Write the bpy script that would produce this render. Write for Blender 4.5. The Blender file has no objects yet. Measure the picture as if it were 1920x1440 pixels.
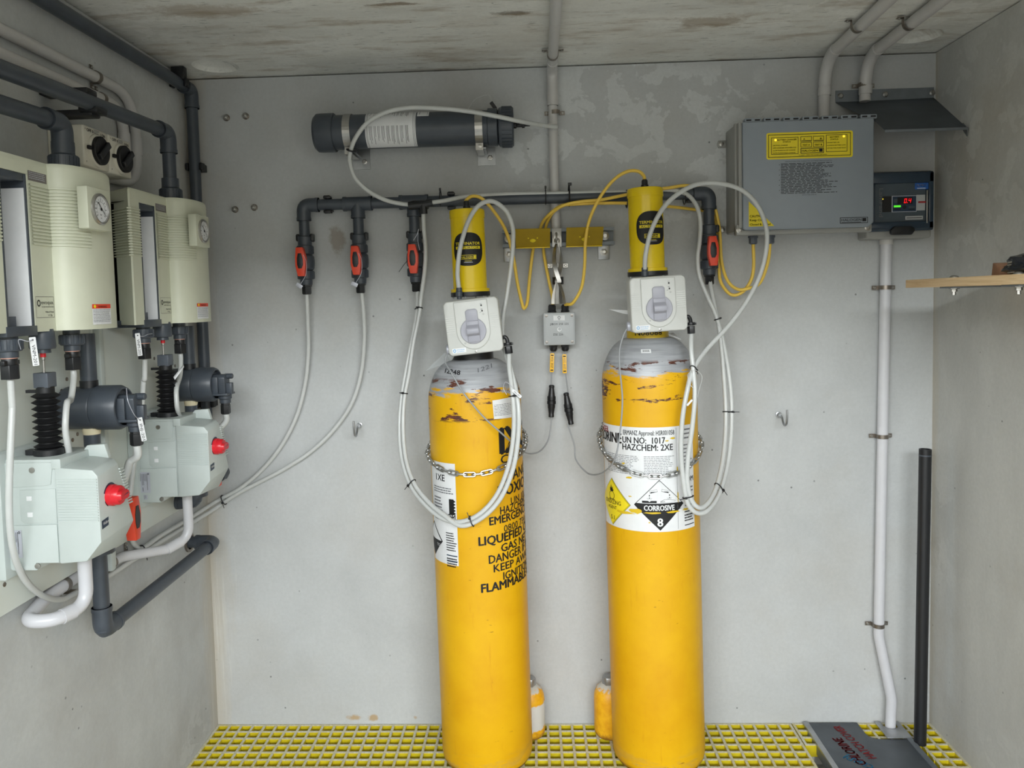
import bpy, bmesh, math, random
from mathutils import Vector as V, Matrix as M
random.seed(7)
scn = bpy.context.scene
COL = scn.collection
PI = math.pi

# ------------------------------------------------------------------ camera, sky, sun, exposure
CAMP = V((-0.0884, -2.4159, 1.3487)); RX, RY, RZ = -0.0621, 0.0242, 0.0387
FPX, PCX, PCY = 1462.9977, 936.9432, 655.3738
RC = M.Rotation(RZ, 3, 'Z') @ M.Rotation(RY, 3, 'Y') @ M.Rotation(RX, 3, 'X')   # columns right, forward, up
cam = bpy.data.cameras.new('camera'); camo = bpy.data.objects.new('camera', cam); COL.objects.link(camo)
cam.sensor_fit = 'HORIZONTAL'; cam.sensor_width = 36; cam.lens = FPX / 1920 * 36
cam.shift_x = (960 - PCX) / 1920; cam.shift_y = (PCY - 720) / 1920; cam.clip_start = 0.02
r_, f_, u_ = RC.col[0], RC.col[1], RC.col[2]
mw = M((r_, u_, -f_)).transposed().to_4x4(); mw.translation = CAMP
camo.matrix_world = mw
scn.camera = camo

world = bpy.data.worlds.new('sky'); scn.world = world; world.use_nodes = True
bg = world.node_tree.nodes['Background']
bg.inputs[0].default_value = (0.88, 0.94, 1.0, 1); bg.inputs[1].default_value = 4.0
sun = bpy.data.lights.new('sun', 'SUN'); suno = bpy.data.objects.new('sun', sun); COL.objects.link(suno)
sun.energy = 9.0; sun.angle = math.radians(.6); sun.color = (1.0, 0.95, 0.86)
suno.rotation_euler = (math.radians(-52), math.radians(8), 0)       # sun from behind the building: the yard lies half in its shade
# added lamp outside the door, standing in for bounce off an assumed facade
day = bpy.data.lights.new('added_facade_light', 'AREA'); dayo = bpy.data.objects.new('added_facade_light', day); COL.objects.link(dayo)
day.shape = 'RECTANGLE'; day.size = 18.0; day.size_y = 1.5; day.energy = 2080.0; day.color = (0.93, 0.98, 1.0)
dayo.location = (0.0, -12.0, 4.6); dayo.rotation_euler = (math.radians(90), 0, 0)
vs = scn.view_settings
vs.view_transform = 'Standard'; vs.look = 'None'; vs.gamma = 1; vs.use_curve_mapping = False
vs.exposure = 0.0

# ------------------------------------------------------------------ points measured on the photograph, at their real depth
def ray(px, py): return RC @ V(((px - PCX) / FPX, 1.0, -(py - PCY) / FPX))
def B(px, py, d=0.0):                    # on the plane d metres in front of the back wall
    r = ray(px, py); return CAMP + r * ((-d - CAMP.y) / r.y)
def L(px, py, x):                        # on the plane x = const (left and right wall)
    r = ray(px, py); return CAMP + r * ((x - CAMP.x) / r.x)
def F(px, py, z=0.0):                    # on the plane z = const (floor, ceiling)
    r = ray(px, py); return CAMP + r * ((z - CAMP.z) / r.z)

# ------------------------------------------------------------------ materials
def lin(c):
    return tuple(((v / 255) / 12.92 if v / 255 <= 0.04045 else ((v / 255 + 0.055) / 1.055) ** 2.4) for v in c)
class NT:
    def __init__(s, name):
        s.m = bpy.data.materials.new(name); s.m.use_nodes = True; s.t = s.m.node_tree
        s.b = s.t.nodes['Principled BSDF']; s.tc = s.t.nodes.new('ShaderNodeTexCoord')
    def n(s, typ, **kw):
        nd = s.t.nodes.new(typ)
        for k, v in kw.items(): setattr(nd, k, v)
        return nd
    def l(s, a, b): s.t.links.new(a, b)
    def mapping(s, scale=(1, 1, 1), src='Object', loc=(0, 0, 0), rot=(0, 0, 0)):
        mp = s.n('ShaderNodeMapping'); mp.inputs['Scale'].default_value = scale; mp.inputs['Location'].default_value = loc
        mp.inputs['Rotation'].default_value = rot
        s.l(s.tc.outputs[src], mp.inputs[0]); return mp.outputs[0]
    def noise(s, vec, scale, detail=4, rough=.55, dist=0.0):
        nd = s.n('ShaderNodeTexNoise'); nd.inputs['Scale'].default_value = scale; nd.inputs['Detail'].default_value = detail
        nd.inputs['Roughness'].default_value = rough; nd.inputs['Distortion'].default_value = dist
        s.l(vec, nd.inputs['Vector']); return nd.outputs['Fac']
    def ramp(s, fac, *stops):
        nd = s.n('ShaderNodeValToRGB'); e = nd.color_ramp.elements
        for i, (p, c) in enumerate(stops):
            el = e[i] if i < 2 else e.new(p)
            el.position = p; el.color = tuple(c) + (1,) if not isinstance(c, (int, float)) else (c, c, c, 1)
        s.l(fac, nd.inputs[0]); return nd.outputs[0]
    def mix(s, fac, a, b, mode='MIX'):
        nd = s.n('ShaderNodeMix', data_type='RGBA', blend_type=mode)
        for sock, v in ((nd.inputs[0], fac), (nd.inputs[6], a), (nd.inputs[7], b)):
            if isinstance(v, (int, float)): sock.default_value = v
            elif isinstance(v, tuple): sock.default_value = v + (1,)
            else: s.l(v, sock)
        return nd.outputs[2]
    def math(s, op, a, b=0.0, c=0.0):
        nd = s.n('ShaderNodeMath', operation=op)
        for sock, v in zip(nd.inputs, (a, b, c)):
            if isinstance(v, (int, float)): sock.default_value = v
            else: s.l(v, sock)
        return nd.outputs[0]
    def bump(s, h, strength=.2, dist=.002):
        nd = s.n('ShaderNodeBump'); nd.inputs['Strength'].default_value = strength; nd.inputs['Distance'].default_value = dist
        s.l(h, nd.inputs['Height']); s.l(nd.outputs[0], s.b.inputs['Normal'])
    def color(s, v):
        if isinstance(v, tuple): s.b.inputs['Base Color'].default_value = v + (1,)
        else: s.l(v, s.b.inputs['Base Color'])
    def set(s, rough=.5, metal=0.0, spec=.5, **kw):
        s.b.inputs['Roughness'].default_value = rough; s.b.inputs['Metallic'].default_value = metal
        s.b.inputs['Specular IOR Level'].default_value = spec
        for k, v in kw.items(): s.b.inputs[k].default_value = v
        return s.m

def plain(name, c, rough=.45, metal=0.0, var=.06, scale=30, bump=.05, spec=.5, **kw):
    s = NT(name); c = lin(c); vec = s.mapping()
    n1 = s.noise(vec, scale, 3)
    lo = tuple(max(0, x * (1 - var)) for x in c); hi = tuple(min(1, x * (1 + var)) for x in c)
    s.color(s.ramp(n1, (.3, lo), (.7, hi)))
    if bump: s.bump(s.noise(vec, scale * 8, 2), bump, .001)
    return s.set(rough, metal, spec, **kw)
def emis(name, c, st):
    s = NT(name); s.color(tuple(lin(c))); s.b.inputs['Emission Color'].default_value = lin(c) + (1,)
    s.b.inputs['Emission Strength'].default_value = st; return s.set(.4)

MT = {}
MT['pvc'] = plain('dark grey pvc', (66, 72, 80), .38, var=.1)
MT['pvc2'] = plain('mid grey pvc', (86, 92, 101), .42, var=.08)
MT['black'] = plain('black plastic', (27, 28, 31), .4)
MT['rubber'] = plain('black rubber', (20, 20, 22), .55)
MT['cream'] = plain('cream plastic', (204, 206, 186), .42, var=.02, bump=.03)
MT['cream2'] = plain('cream switch plastic', (212, 208, 194), .35, var=.02, bump=.02)
MT['white'] = plain('white plastic', (188, 196, 193), .4, var=.02, bump=.03)
MT['knobwhite'] = plain('grey lilac plastic', (168, 168, 178), .38, var=.02, bump=.02)
MT['tube'] = plain('milky white tube', (198, 200, 198), .3, var=.03, bump=0)
MT['conduit'] = plain('light grey conduit', (196, 194, 192), .35, var=.03, bump=.02)
MT['wconduit'] = plain('white conduit', (204, 204, 208), .3, var=.02, bump=.02)
MT['white2'] = plain('off white plastic', (206, 207, 203), .38, var=.02, bump=.03)
MT['olive'] = plain('yellow chromate plate', (170, 142, 30), .45, .2, var=.06)  # darker olive yellow, used on the strut bracket plates
MT['board'] = plain('white pvc board', (214, 219, 212), .4, var=.03, scale=6, bump=.02)
MT['orange'] = plain('orange red plastic', (226, 72, 44), .38, var=.04)
MT['red'] = plain('red plastic', (208, 30, 42), .3, var=.03, bump=.02)
MT['steel'] = plain('stainless steel', (176, 174, 170), .32, .9, var=.1)
MT['steelclip'] = plain('brown steel clip', (140, 132, 124), .35, .85, var=.12)
MT['zinc'] = plain('galvanised steel', (172, 174, 176), .38, .85, var=.18, scale=18)
MT['zincdark'] = plain('dull galvanised steel', (122, 128, 134), .5, .5, var=.16, scale=14)
MT['hood'] = plain('dusty sheet metal', (92, 98, 104), .5, .5, var=.22, scale=7)
MT['chain'] = plain('zinc chain', (196, 197, 196), .28, .95, var=.08)
MT['yellowtube'] = plain('glossy yellow paint', (232, 200, 26), .18, var=.03, scale=12, bump=.02)
MT['yellowcable'] = plain('yellow cable jacket', (240, 202, 84), .45, var=.03)
MT['yellowplate'] = plain('yellow powder coat', (214, 180, 34), .4, var=.04)
MT['yellowtag'] = plain('amber tag plastic', (240, 184, 40), .4, var=.03)
MT['boxgrey'] = plain('beige grey enclosure', (152, 152, 148), .45, var=.02, bump=.05)
MT['lidgrey'] = plain('blue grey enclosure lid', (142, 150, 158), .4, var=.02, bump=.05)
MT['jbox'] = plain('light grey junction box', (176, 179, 180), .4, var=.02, bump=.03)
MT['display'] = plain('smoked dark cover', (44, 58, 72), .22, var=.06)
MT['displayin'] = plain('slate control panel', (70, 80, 88), .4, var=.06)
MT['ink'] = plain('black ink', (16, 16, 18), .6, var=0, bump=0)
MT['greyink'] = plain('grey ink', (105, 106, 110), .6, var=0, bump=0)
MT['paper'] = plain('white label paper', (226, 227, 228), .5, var=.03, bump=.0)
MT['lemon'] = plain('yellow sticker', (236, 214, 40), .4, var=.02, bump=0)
MT['blue'] = plain('blue sticker', (38, 92, 170), .4, var=.02, bump=0)
MT['paleblue'] = plain('pale blue ink', (120, 172, 214), .5, var=.02, bump=0)
MT['navy'] = plain('navy sticker', (34, 54, 76), .4, var=.02, bump=0)
MT['silver'] = plain('silver sticker', (188, 190, 200), .4, .2, var=.02, bump=0)
MT['redink'] = plain('red marker ink', (150, 30, 36), .6, var=.1, bump=0)
MT['bluepen'] = plain('blue marker ink', (40, 130, 170), .6, var=.1, bump=0)
MT['brownplate'] = plain('grey brown data plate', (112, 106, 104), .5, var=.04, bump=0)
MT['tan'] = plain('cream thread tape', (226, 214, 180), .6, var=.06)
MT['pink'] = plain('pale pink seal', (226, 170, 150), .5, var=.02, bump=0)
MT['greycable'] = plain('grey signal cable', (150, 152, 154), .45, var=.03, bump=0)
MT['glass'] = plain('clear glass tube', (225, 232, 232), .05, var=0, bump=0, **{'Transmission Weight': .9, 'IOR': 1.3})
MT['led_red'] = emis('red digits', (255, 24, 36), 1.0)
MT['led_green'] = emis('green bar', (90, 235, 50), .9)
MT['led_yellow'] = emis('amber lamp', (255, 225, 60), 1.0)

def concrete(name, base, warm, streak=(1, 1, 1), patches=.5, corner=None, rust=None, pzone=None, calm=1.0, flecks=False):
    s = NT(name); vec = s.mapping(streak); obj = s.mapping()
    c = lin(base)
    big = s.noise(vec, 1.7, 6, .6, .4); mid = s.noise(vec, 7, 6, .65, .6); fine = s.noise(obj, 90, 4, .7)
    col = s.ramp(big, (.28, tuple(x * (1 - .20 * calm) for x in c)), (.72, tuple(x * (1 + .14 * calm) for x in c)))
    col = s.mix(s.ramp(mid, (.42, 0.0), (.75, .34 * calm)), col, tuple(min(1, x * 1.3) for x in c))
    col = s.mix(s.ramp(s.noise(s.mapping((1, 1, 1), loc=(3, 5, 1)), 2.3, 5, .6), (.5, 0.0), (.8, .5)), col, lin(warm))
    if patches:      # scaled-off lighter skin with crisp outlines
        pn = s.noise(s.mapping((1, 1, 1), loc=(9, 2, 4)), 9.0, 8, .60, .35)
        zone = s.ramp(s.noise(s.mapping((1, 1, 1), loc=(1, 7, 2.3)), 1.3, 2), (.47, 0.0), (.6, 1.0))
        if pzone:
            sp = s.n('ShaderNodeSeparateXYZ'); s.l(obj, sp.inputs[0]); (ca, cb), (ra, rb) = pzone
            da = s.math('DIVIDE', s.math('SUBTRACT', sp.outputs[0], ca), ra); db = s.math('DIVIDE', s.math('SUBTRACT', sp.outputs[2], cb), rb)
            dd = s.math('ADD', s.math('SQRT', s.math('ADD', s.math('MULTIPLY', da, da), s.math('MULTIPLY', db, db))), s.math('MULTIPLY', s.math('SUBTRACT', s.noise(s.mapping(loc=(4, 4, 4)), 3.5, 4), .5), 1.1))
            zone = s.ramp(dd, (.75, 1.0), (1.05, 0.0))
        col = s.mix(s.math('MULTIPLY', s.math('MULTIPLY', s.ramp(pn, (.515, 0.0), (.53, 1.0)), zone), patches), col, tuple(min(1, x * 1.36) for x in c))
    col = s.mix(s.ramp(fine, (.35, .16), (.65, 0.0)), col, tuple(x * .6 for x in c))
    vo = s.n('ShaderNodeTexVoronoi'); vo.inputs['Scale'].default_value = 19; s.l(obj, vo.inputs['Vector'])
    pit = s.math('MULTIPLY', s.ramp(vo.outputs['Distance'], (.04, 1.0), (.07, 0.0)), s.ramp(s.noise(obj, 3.1, 2), (.5, 0.0), (.56, .8)))
    col = s.mix(pit, col, tuple(x * .25 for x in c))
    sep = s.n('ShaderNodeSeparateXYZ'); s.l(obj, sep.inputs[0])
    if corner:       # lime and formwork streaks that run down the corners
        axis, pos, wid = corner
        d = s.math('ABSOLUTE', s.math('SUBTRACT', sep.outputs[axis], pos))
        d = s.math('ADD', d, s.math('MULTIPLY', s.math('SUBTRACT', s.noise(s.mapping((7, 7, 1.2)), 3, 5, .65), .5), wid * 1.6))
        col = s.mix(s.math('MULTIPLY', s.ramp(d, (.0, .75), (wid, 0.0)), .8), col, lin((182, 172, 154)))
        st = s.noise(s.mapping((26, 26, .9)), 2, 5, .7)
        dd = s.ramp(d, (wid * .3, 1.0), (wid * 1.7, 0.0))
        col = s.mix(s.math('MULTIPLY', s.math('MULTIPLY', s.ramp(st, (.56, 0.0), (.66, 1.0)), dd), .5), col, lin((205, 204, 198)))
    if rust:         # rust or oil stains of a fixed place: (coordinate pair, centre, radii, colour)
        for (a, b), (ca, cb), (ra, rb), rc, amt in rust:
            da = s.math('DIVIDE', s.math('SUBTRACT', sep.outputs[a], ca), ra); db = s.math('DIVIDE', s.math('SUBTRACT', sep.outputs[b], cb), rb)
            dd = s.math('SQRT', s.math('ADD', s.math('MULTIPLY', da, da), s.math('MULTIPLY', db, db)))
            dd = s.math('ADD', dd, s.math('MULTIPLY', s.math('SUBTRACT', s.noise(obj, 20, 6, .72), .5), 2.6))
            col = s.mix(s.math('MULTIPLY', s.ramp(dd, (.5, 1.0), (1.05, 0.0)), amt), col, lin(rc))
    if flecks:       # shuttering grain: short dark dashes and brown streaks along the boards
        fl = s.noise(s.mapping((7, 34, 1), loc=(2, 6, 0)), 3.0, 6, .62); col = s.mix(s.ramp(fl, (.60, 0.0), (.66, .55)), col, tuple(x * .42 for x in c))
        st2 = s.noise(s.mapping((2.2, 9, 1), loc=(5, 1, 0)), 2.0, 6, .66); col = s.mix(s.ramp(st2, (.52, 0.0), (.68, .5)), col, lin((142, 118, 84)))
    s.color(col)
    s.bump(s.math('ADD', mid, s.math('MULTIPLY', fine, .5)), .12, .004)
    return s.set(.85, 0, .25)

def cyl_paint(name, zs, seed):
    s = NT(name); obj = s.mapping(loc=(seed, 0, 0)); raw = s.mapping()
    sep = s.n('ShaderNodeSeparateXYZ'); s.l(raw, sep.inputs[0]); z = sep.outputs[2]
    flat = s.mapping((4, 4, 22), loc=(seed, seed, 0))
    n1 = s.noise(flat, 3.2, 6, .62, .3); n2 = s.noise(s.mapping((4, 4, 17), loc=(seed + 3, 2, 5)), 2.7, 7, .68, .25)
    ye = s.ramp(s.noise(obj, 5, 5, .6), (.3, lin((212, 156, 8))), (.7, lin((226, 176, 16))))
    ye = s.mix(s.ramp(s.noise(s.mapping((30, 30, 3), loc=(seed, 0, 0)), 2.2, 6, .7), (.60, 0.0), (.72, .35)), ye, lin((190, 120, 20)))
    si = s.ramp(s.noise(s.mapping((3, 3, 40)), 3, 3), (.3, lin((148, 150, 154))), (.7, lin((176, 178, 182))))
    zz = s.math('ADD', z, s.math('MULTIPLY', s.math('SUBTRACT', n1, .5), .10))
    issil = s.ramp(s.math('SUBTRACT', zz, zs - .5), (.499, 0.0), (.503, 1.0))
    col = s.mix(issil, ye, si)
    band = s.ramp(s.math('ABSOLUTE', s.math('SUBTRACT', z, zs - .022)), (.02, 1.0), (.075, 0.0))
    rust = s.math('MULTIPLY', s.ramp(n2, (.565, 0.0), (.585, 1.0)), s.ramp(band, (.25, 0.0), (.4, 1.0)))
    rc = s.ramp(s.noise(obj, 40, 5, .7), (.3, lin((52, 34, 30))), (.7, lin((112, 62, 44))))
    col = s.mix(rust, col, rc)
    # yellow showing through on the silver shoulder, and scuffs near the foot
    show = s.math('MULTIPLY', s.ramp(s.noise(s.mapping((4, 4, 26), loc=(seed + 8, 1, 1)), 3.4, 6, .6), (.64, 0.0), (.66, .9)), s.ramp(z, (zs - .0, 0.0), (zs + .01, 1.0)))
    col = s.mix(s.math('MULTIPLY', show, s.ramp(s.math('SUBTRACT', z, zs), (.09, 1.0), (.13, 0.0))), col, lin((206, 168, 50)))
    foot = s.math('MULTIPLY', s.ramp(n2, (.5, 0.0), (.6, .8)), s.ramp(z, (.01, 1.0), (.09, 0.0)))
    col = s.mix(foot, col, lin((186, 150, 70)))
    col = s.mix(s.ramp(s.math('SUBTRACT', z, s.math('MULTIPLY', n1, .03)), (.0, .8), (.012, 0.0)), col, lin((110, 70, 30)))
    sc = s.math('MULTIPLY', s.ramp(s.noise(s.mapping((9, 9, 60), loc=(seed, 4, 9)), 2.6, 6, .6), (.71, 0.0), (.73, .9)), 1.0)
    col = s.mix(sc, col, lin((120, 76, 24)))
    s.color(col)
    met = s.math('MULTIPLY', issil, s.math('SUBTRACT', 1.0, rust)); s.l(s.math('MULTIPLY', met, .12), s.b.inputs['Metallic'])
    s.bump(s.math('ADD', s.noise(obj, 60, 4), s.math('MULTIPLY', rust, -.6)), .12, .002)
    return s.set(.42, 0, .38)

def grating_mats():
    a = plain('yellow grating resin', (206, 186, 30), .45, var=.12, scale=14)
    s = NT('dusty gritted grating top'); v = s.mapping()
    col = s.ramp(s.noise(v, 6, 5, .6), (.35, lin((206, 194, 140))), (.6, lin((212, 210, 196))))
    col = s.mix(s.ramp(s.noise(v, 160, 3), (.45, .3), (.6, 0.0)), col, lin((150, 138, 84)))
    s.color(col); s.bump(s.noise(v, 220, 3), .4, .002)
    return a, s.set(.8, 0, .3)

def wood():
    s = NT('pale pine'); v = s.mapping((60, 3.5, 60))
    col = s.ramp(s.noise(v, 1.6, 6, .6, .6), (.35, lin((212, 178, 134))), (.65, lin((236, 208, 166))))
    s.color(col); s.bump(s.noise(v, 4, 3), .1, .001); return s.set(.6, 0, .3)

# ------------------------------------------------------------------ mesh builder
def basis(ax):
    ax = V(ax).normalized(); a = V((0, 0, 1)) if abs(ax.z) < .9 else V((1, 0, 0))
    u = a.cross(ax).normalized(); return u, ax.cross(u), ax
class FR:                                  # a frame on a surface: u right, v up, n out
    def __init__(s, O, U, Vv):
        s.O = V(O); s.U = V(U).normalized(); s.W = V(Vv).normalized(); s.N = s.U.cross(s.W)
    def __call__(s, u, v, h=0.0): return s.O + s.U * u + s.W * v + s.N * h
class MB:
    def __init__(s): s.v = []; s.f = []; s.mi = []; s.mats = []
    def slot(s, m):
        if m is None: return 0
        if m not in s.mats: s.mats.append(m)
        return s.mats.index(m)
    def add(s, vs, fs, m=None):
        o = len(s.v); k = s.slot(m); s.v += [V(p) for p in vs]
        for f in fs: s.f.append(tuple(i + o for i in f)); s.mi.append(k)
        return s
    def box(s, c, d, m=None, R=None):
        c = V(c); d = V(d) / 2; vs = []
        for z in (-1, 1):
            for x, y in ((-1, -1), (1, -1), (1, 1), (-1, 1)):
                p = V((x * d.x, y * d.y, z * d.z)); vs.append(c + (R @ p if R else p))
        return s.add(vs, [(3, 2, 1, 0), (4, 5, 6, 7), (0, 1, 5, 4), (1, 2, 6, 5), (2, 3, 7, 6), (3, 0, 4, 7)], m)
    def bx(s, a, b, m=None):
        a, b = V(a), V(b)
        lo = V([min(p, q) for p, q in zip(a, b)]); hi = V([max(p, q) for p, q in zip(a, b)])
        return s.box((lo + hi) / 2, hi - lo, m)
    def lathe(s, prof, O, ax, n=24, m=None):          # prof: (radius, height along axis)
        u, w, ax = basis(ax); O = V(O); vs = []; fs = []
        for r, h in prof:
            for i in range(n):
                a = 2 * PI * i / n; vs.append(O + ax * h + (u * math.cos(a) + w * math.sin(a)) * r)
        for k in range(len(prof) - 1):
            for i in range(n):
                j = (i + 1) % n; fs.append((k * n + i, k * n + j, (k + 1) * n + j, (k + 1) * n + i))
        if prof[0][0] > 1e-5: fs.append(tuple(range(n - 1, -1, -1)))
        if prof[-1][0] > 1e-5: fs.append(tuple((len(prof) - 1) * n + i for i in range(n)))
        return s.add(vs, fs, m)
    def cyl(s, a, b, r, r2=None, n=20, m=None):
        a, b = V(a), V(b); return s.lathe([(r, 0), (r if r2 is None else r2, (b - a).length)], a, b - a, n, m)
    def tube(s, pts, r, n=10, m=None, closed=False, flat=None):
        pts = [V(p) for p in pts]; N = len(pts); vs = []; fs = []; up = None
        for i, p in enumerate(pts):
            if closed: t = pts[(i + 1) % N] - pts[i - 1]
            else: t = pts[min(i + 1, N - 1)] - pts[max(i - 1, 0)]
            t.normalize()
            if up is None: up = basis(t)[0]
            up = (up - t * up.dot(t)).normalized(); w = t.cross(up)
            for k in range(n):
                a = 2 * PI * k / n; rr = r[i] if isinstance(r, (list, tuple)) else r
                vs.append(p + up * math.cos(a) * rr + w * math.sin(a) * rr * (flat or 1))
        for i in range(N if closed else N - 1):
            j = (i + 1) % N
            for k in range(n):
                q = (k + 1) % n; fs.append((i * n + k, i * n + q, j * n + q, j * n + k))
        if not closed: fs.append(tuple(range(n - 1, -1, -1))); fs.append(tuple((N - 1) * n + k for k in range(n)))
        return s.add(vs, fs, m)
    def prism(s, poly, fr, h0, h1, m=None):
        n = len(poly); vs = [fr(u, v, h0) for u, v in poly] + [fr(u, v, h1) for u, v in poly]
        fs = [tuple(range(n - 1, -1, -1)), tuple(range(n, 2 * n))] + [(i, (i + 1) % n, n + (i + 1) % n, n + i) for i in range(n)]
        return s.add(vs, fs, m)
    def loft(s, rings, m=None):                       # closed sections with equal counts
        n = len(rings[0]); vs = [p for r in rings for p in r]; fs = [tuple(range(n - 1, -1, -1)), tuple((len(rings) - 1) * n + i for i in range(n))]
        for k in range(len(rings) - 1):
            for i in range(n): fs.append((k * n + i, k * n + (i + 1) % n, (k + 1) * n + (i + 1) % n, (k + 1) * n + i))
        return s.add(vs, fs, m)
    def torus(s, c, ax, R, r, n=20, k=8, m=None):
        u, w, _ = basis(ax); c = V(c)
        return s.tube([c + (u * math.cos(2 * PI * i / n) + w * math.sin(2 * PI * i / n)) * R for i in range(n)], r, k, m, True)
    def build(s, name, mat=None, parent=None, bevel=0, local=False, smooth=35, seg=2, recalc=True):
        me = bpy.data.meshes.new(name); off = V((0, 0, 0))
        if parent is not None and not local: off = V(WL.get(parent.name, (0, 0, 0)))
        me.from_pydata([tuple(p - off) for p in s.v], [], s.f)
        for q in (s.mats or [mat]): me.materials.append(q)
        if s.mats:
            for p, k in zip(me.polygons, s.mi): p.material_index = k
        bm = bmesh.new(); bm.from_mesh(me)
        if recalc: bmesh.ops.recalc_face_normals(bm, faces=bm.faces)
        if bevel:
            es = [e for e in bm.edges if len(e.link_faces) == 2 and e.calc_face_angle(0) > .6]
            bmesh.ops.bevel(bm, geom=es, offset=bevel, segments=seg, profile=.5, affect='EDGES', clamp_overlap=True)
        bm.to_mesh(me); bm.free()
        for p in me.polygons: p.use_smooth = True
        me.set_sharp_from_angle(angle=math.radians(smooth))
        o = bpy.data.objects.new(name, me); COL.objects.link(o)
        if parent is not None and (name.endswith('ribs') or name.endswith('ridges') or name in ('ribbed_band', 'bolts', 'hinge_slot')): o['kind'] = 'stuff'
        if parent is not None: o.parent = parent; WL[o.name] = tuple(off)
        return o
WL = {}                                               # world offset of each parent
def tag(o, label, cat, group=None):
    o['label'] = label; o['category'] = cat
    if group: o['group'] = group
    return o
def thing(name, label, cat, loc, group=None, rot=None):
    o = bpy.data.objects.new(name, None); o.empty_display_size = .02; COL.objects.link(o); o.location = loc; WL[o.name] = tuple(loc)
    if rot is not None: o.rotation_euler = rot
    return tag(o, label, cat, group)
def copy_tree(o, shift=(0, 0, 0), label=None, parent=None):
    c = o.copy(); COL.objects.link(c)
    if parent is None: c.location = o.location + V(shift); WL[c.name] = tuple(V(WL.get(o.name, o.location)) + V(shift))
    else: c.parent = parent
    if label: c['label'] = label
    for ch in list(o.children): copy_tree(ch, parent=c)
    return c
def struct(o): o['kind'] = 'structure'; return o

def cr(pts, n=7):                                     # smooth curve through points
    pts = [V(p) for p in pts]; P = [pts[0] * 2 - pts[1]] + pts + [pts[-1] * 2 - pts[-2]]; out = []
    for i in range(1, len(P) - 2):
        a, b, c, d = P[i - 1:i + 3]
        for k in range(n):
            t = k / n; out.append(.5 * ((2 * b) + (c - a) * t + (2 * a - 5 * b + 4 * c - d) * t * t + (3 * b - a - 3 * c + d) * t ** 3))
    return out + [pts[-1]]
def fillet(pts, R, n=8, lim=.49):
    pts = [V(p) for p in pts]; out = [pts[0]]
    for a, p, b in zip(pts, pts[1:], pts[2:]):
        u = (a - p).normalized(); w = (b - p).normalized(); ang = u.angle(w); t = min(R / math.tan(ang / 2), (a - p).length * lim, (b - p).length * lim)
        s, e = p + u * t, p + w * t
        for k in range(n + 1):
            q = k / n; out.append(s * (1 - q) ** 2 + p * 2 * q * (1 - q) + e * q * q)
    return out + [pts[-1]]
def rrect(w, h, r, n=5, c=(0, 0)):
    out = []
    for cx, cy, a0 in ((w / 2 - r, h / 2 - r, 0), (-w / 2 + r, h / 2 - r, 90), (-w / 2 + r, -h / 2 + r, 180), (w / 2 - r, -h / 2 + r, 270)):
        for k in range(n + 1):
            a = math.radians(a0 + 90 * k / n); out.append((c[0] + cx + r * math.cos(a), c[1] + cy + r * math.sin(a)))
    return out
def ngon(r, n, c=(0, 0), a0=0.0): return [(c[0] + r * math.cos(a0 + 2 * PI * i / n), c[1] + r * math.sin(a0 + 2 * PI * i / n)) for i in range(n)]

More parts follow.
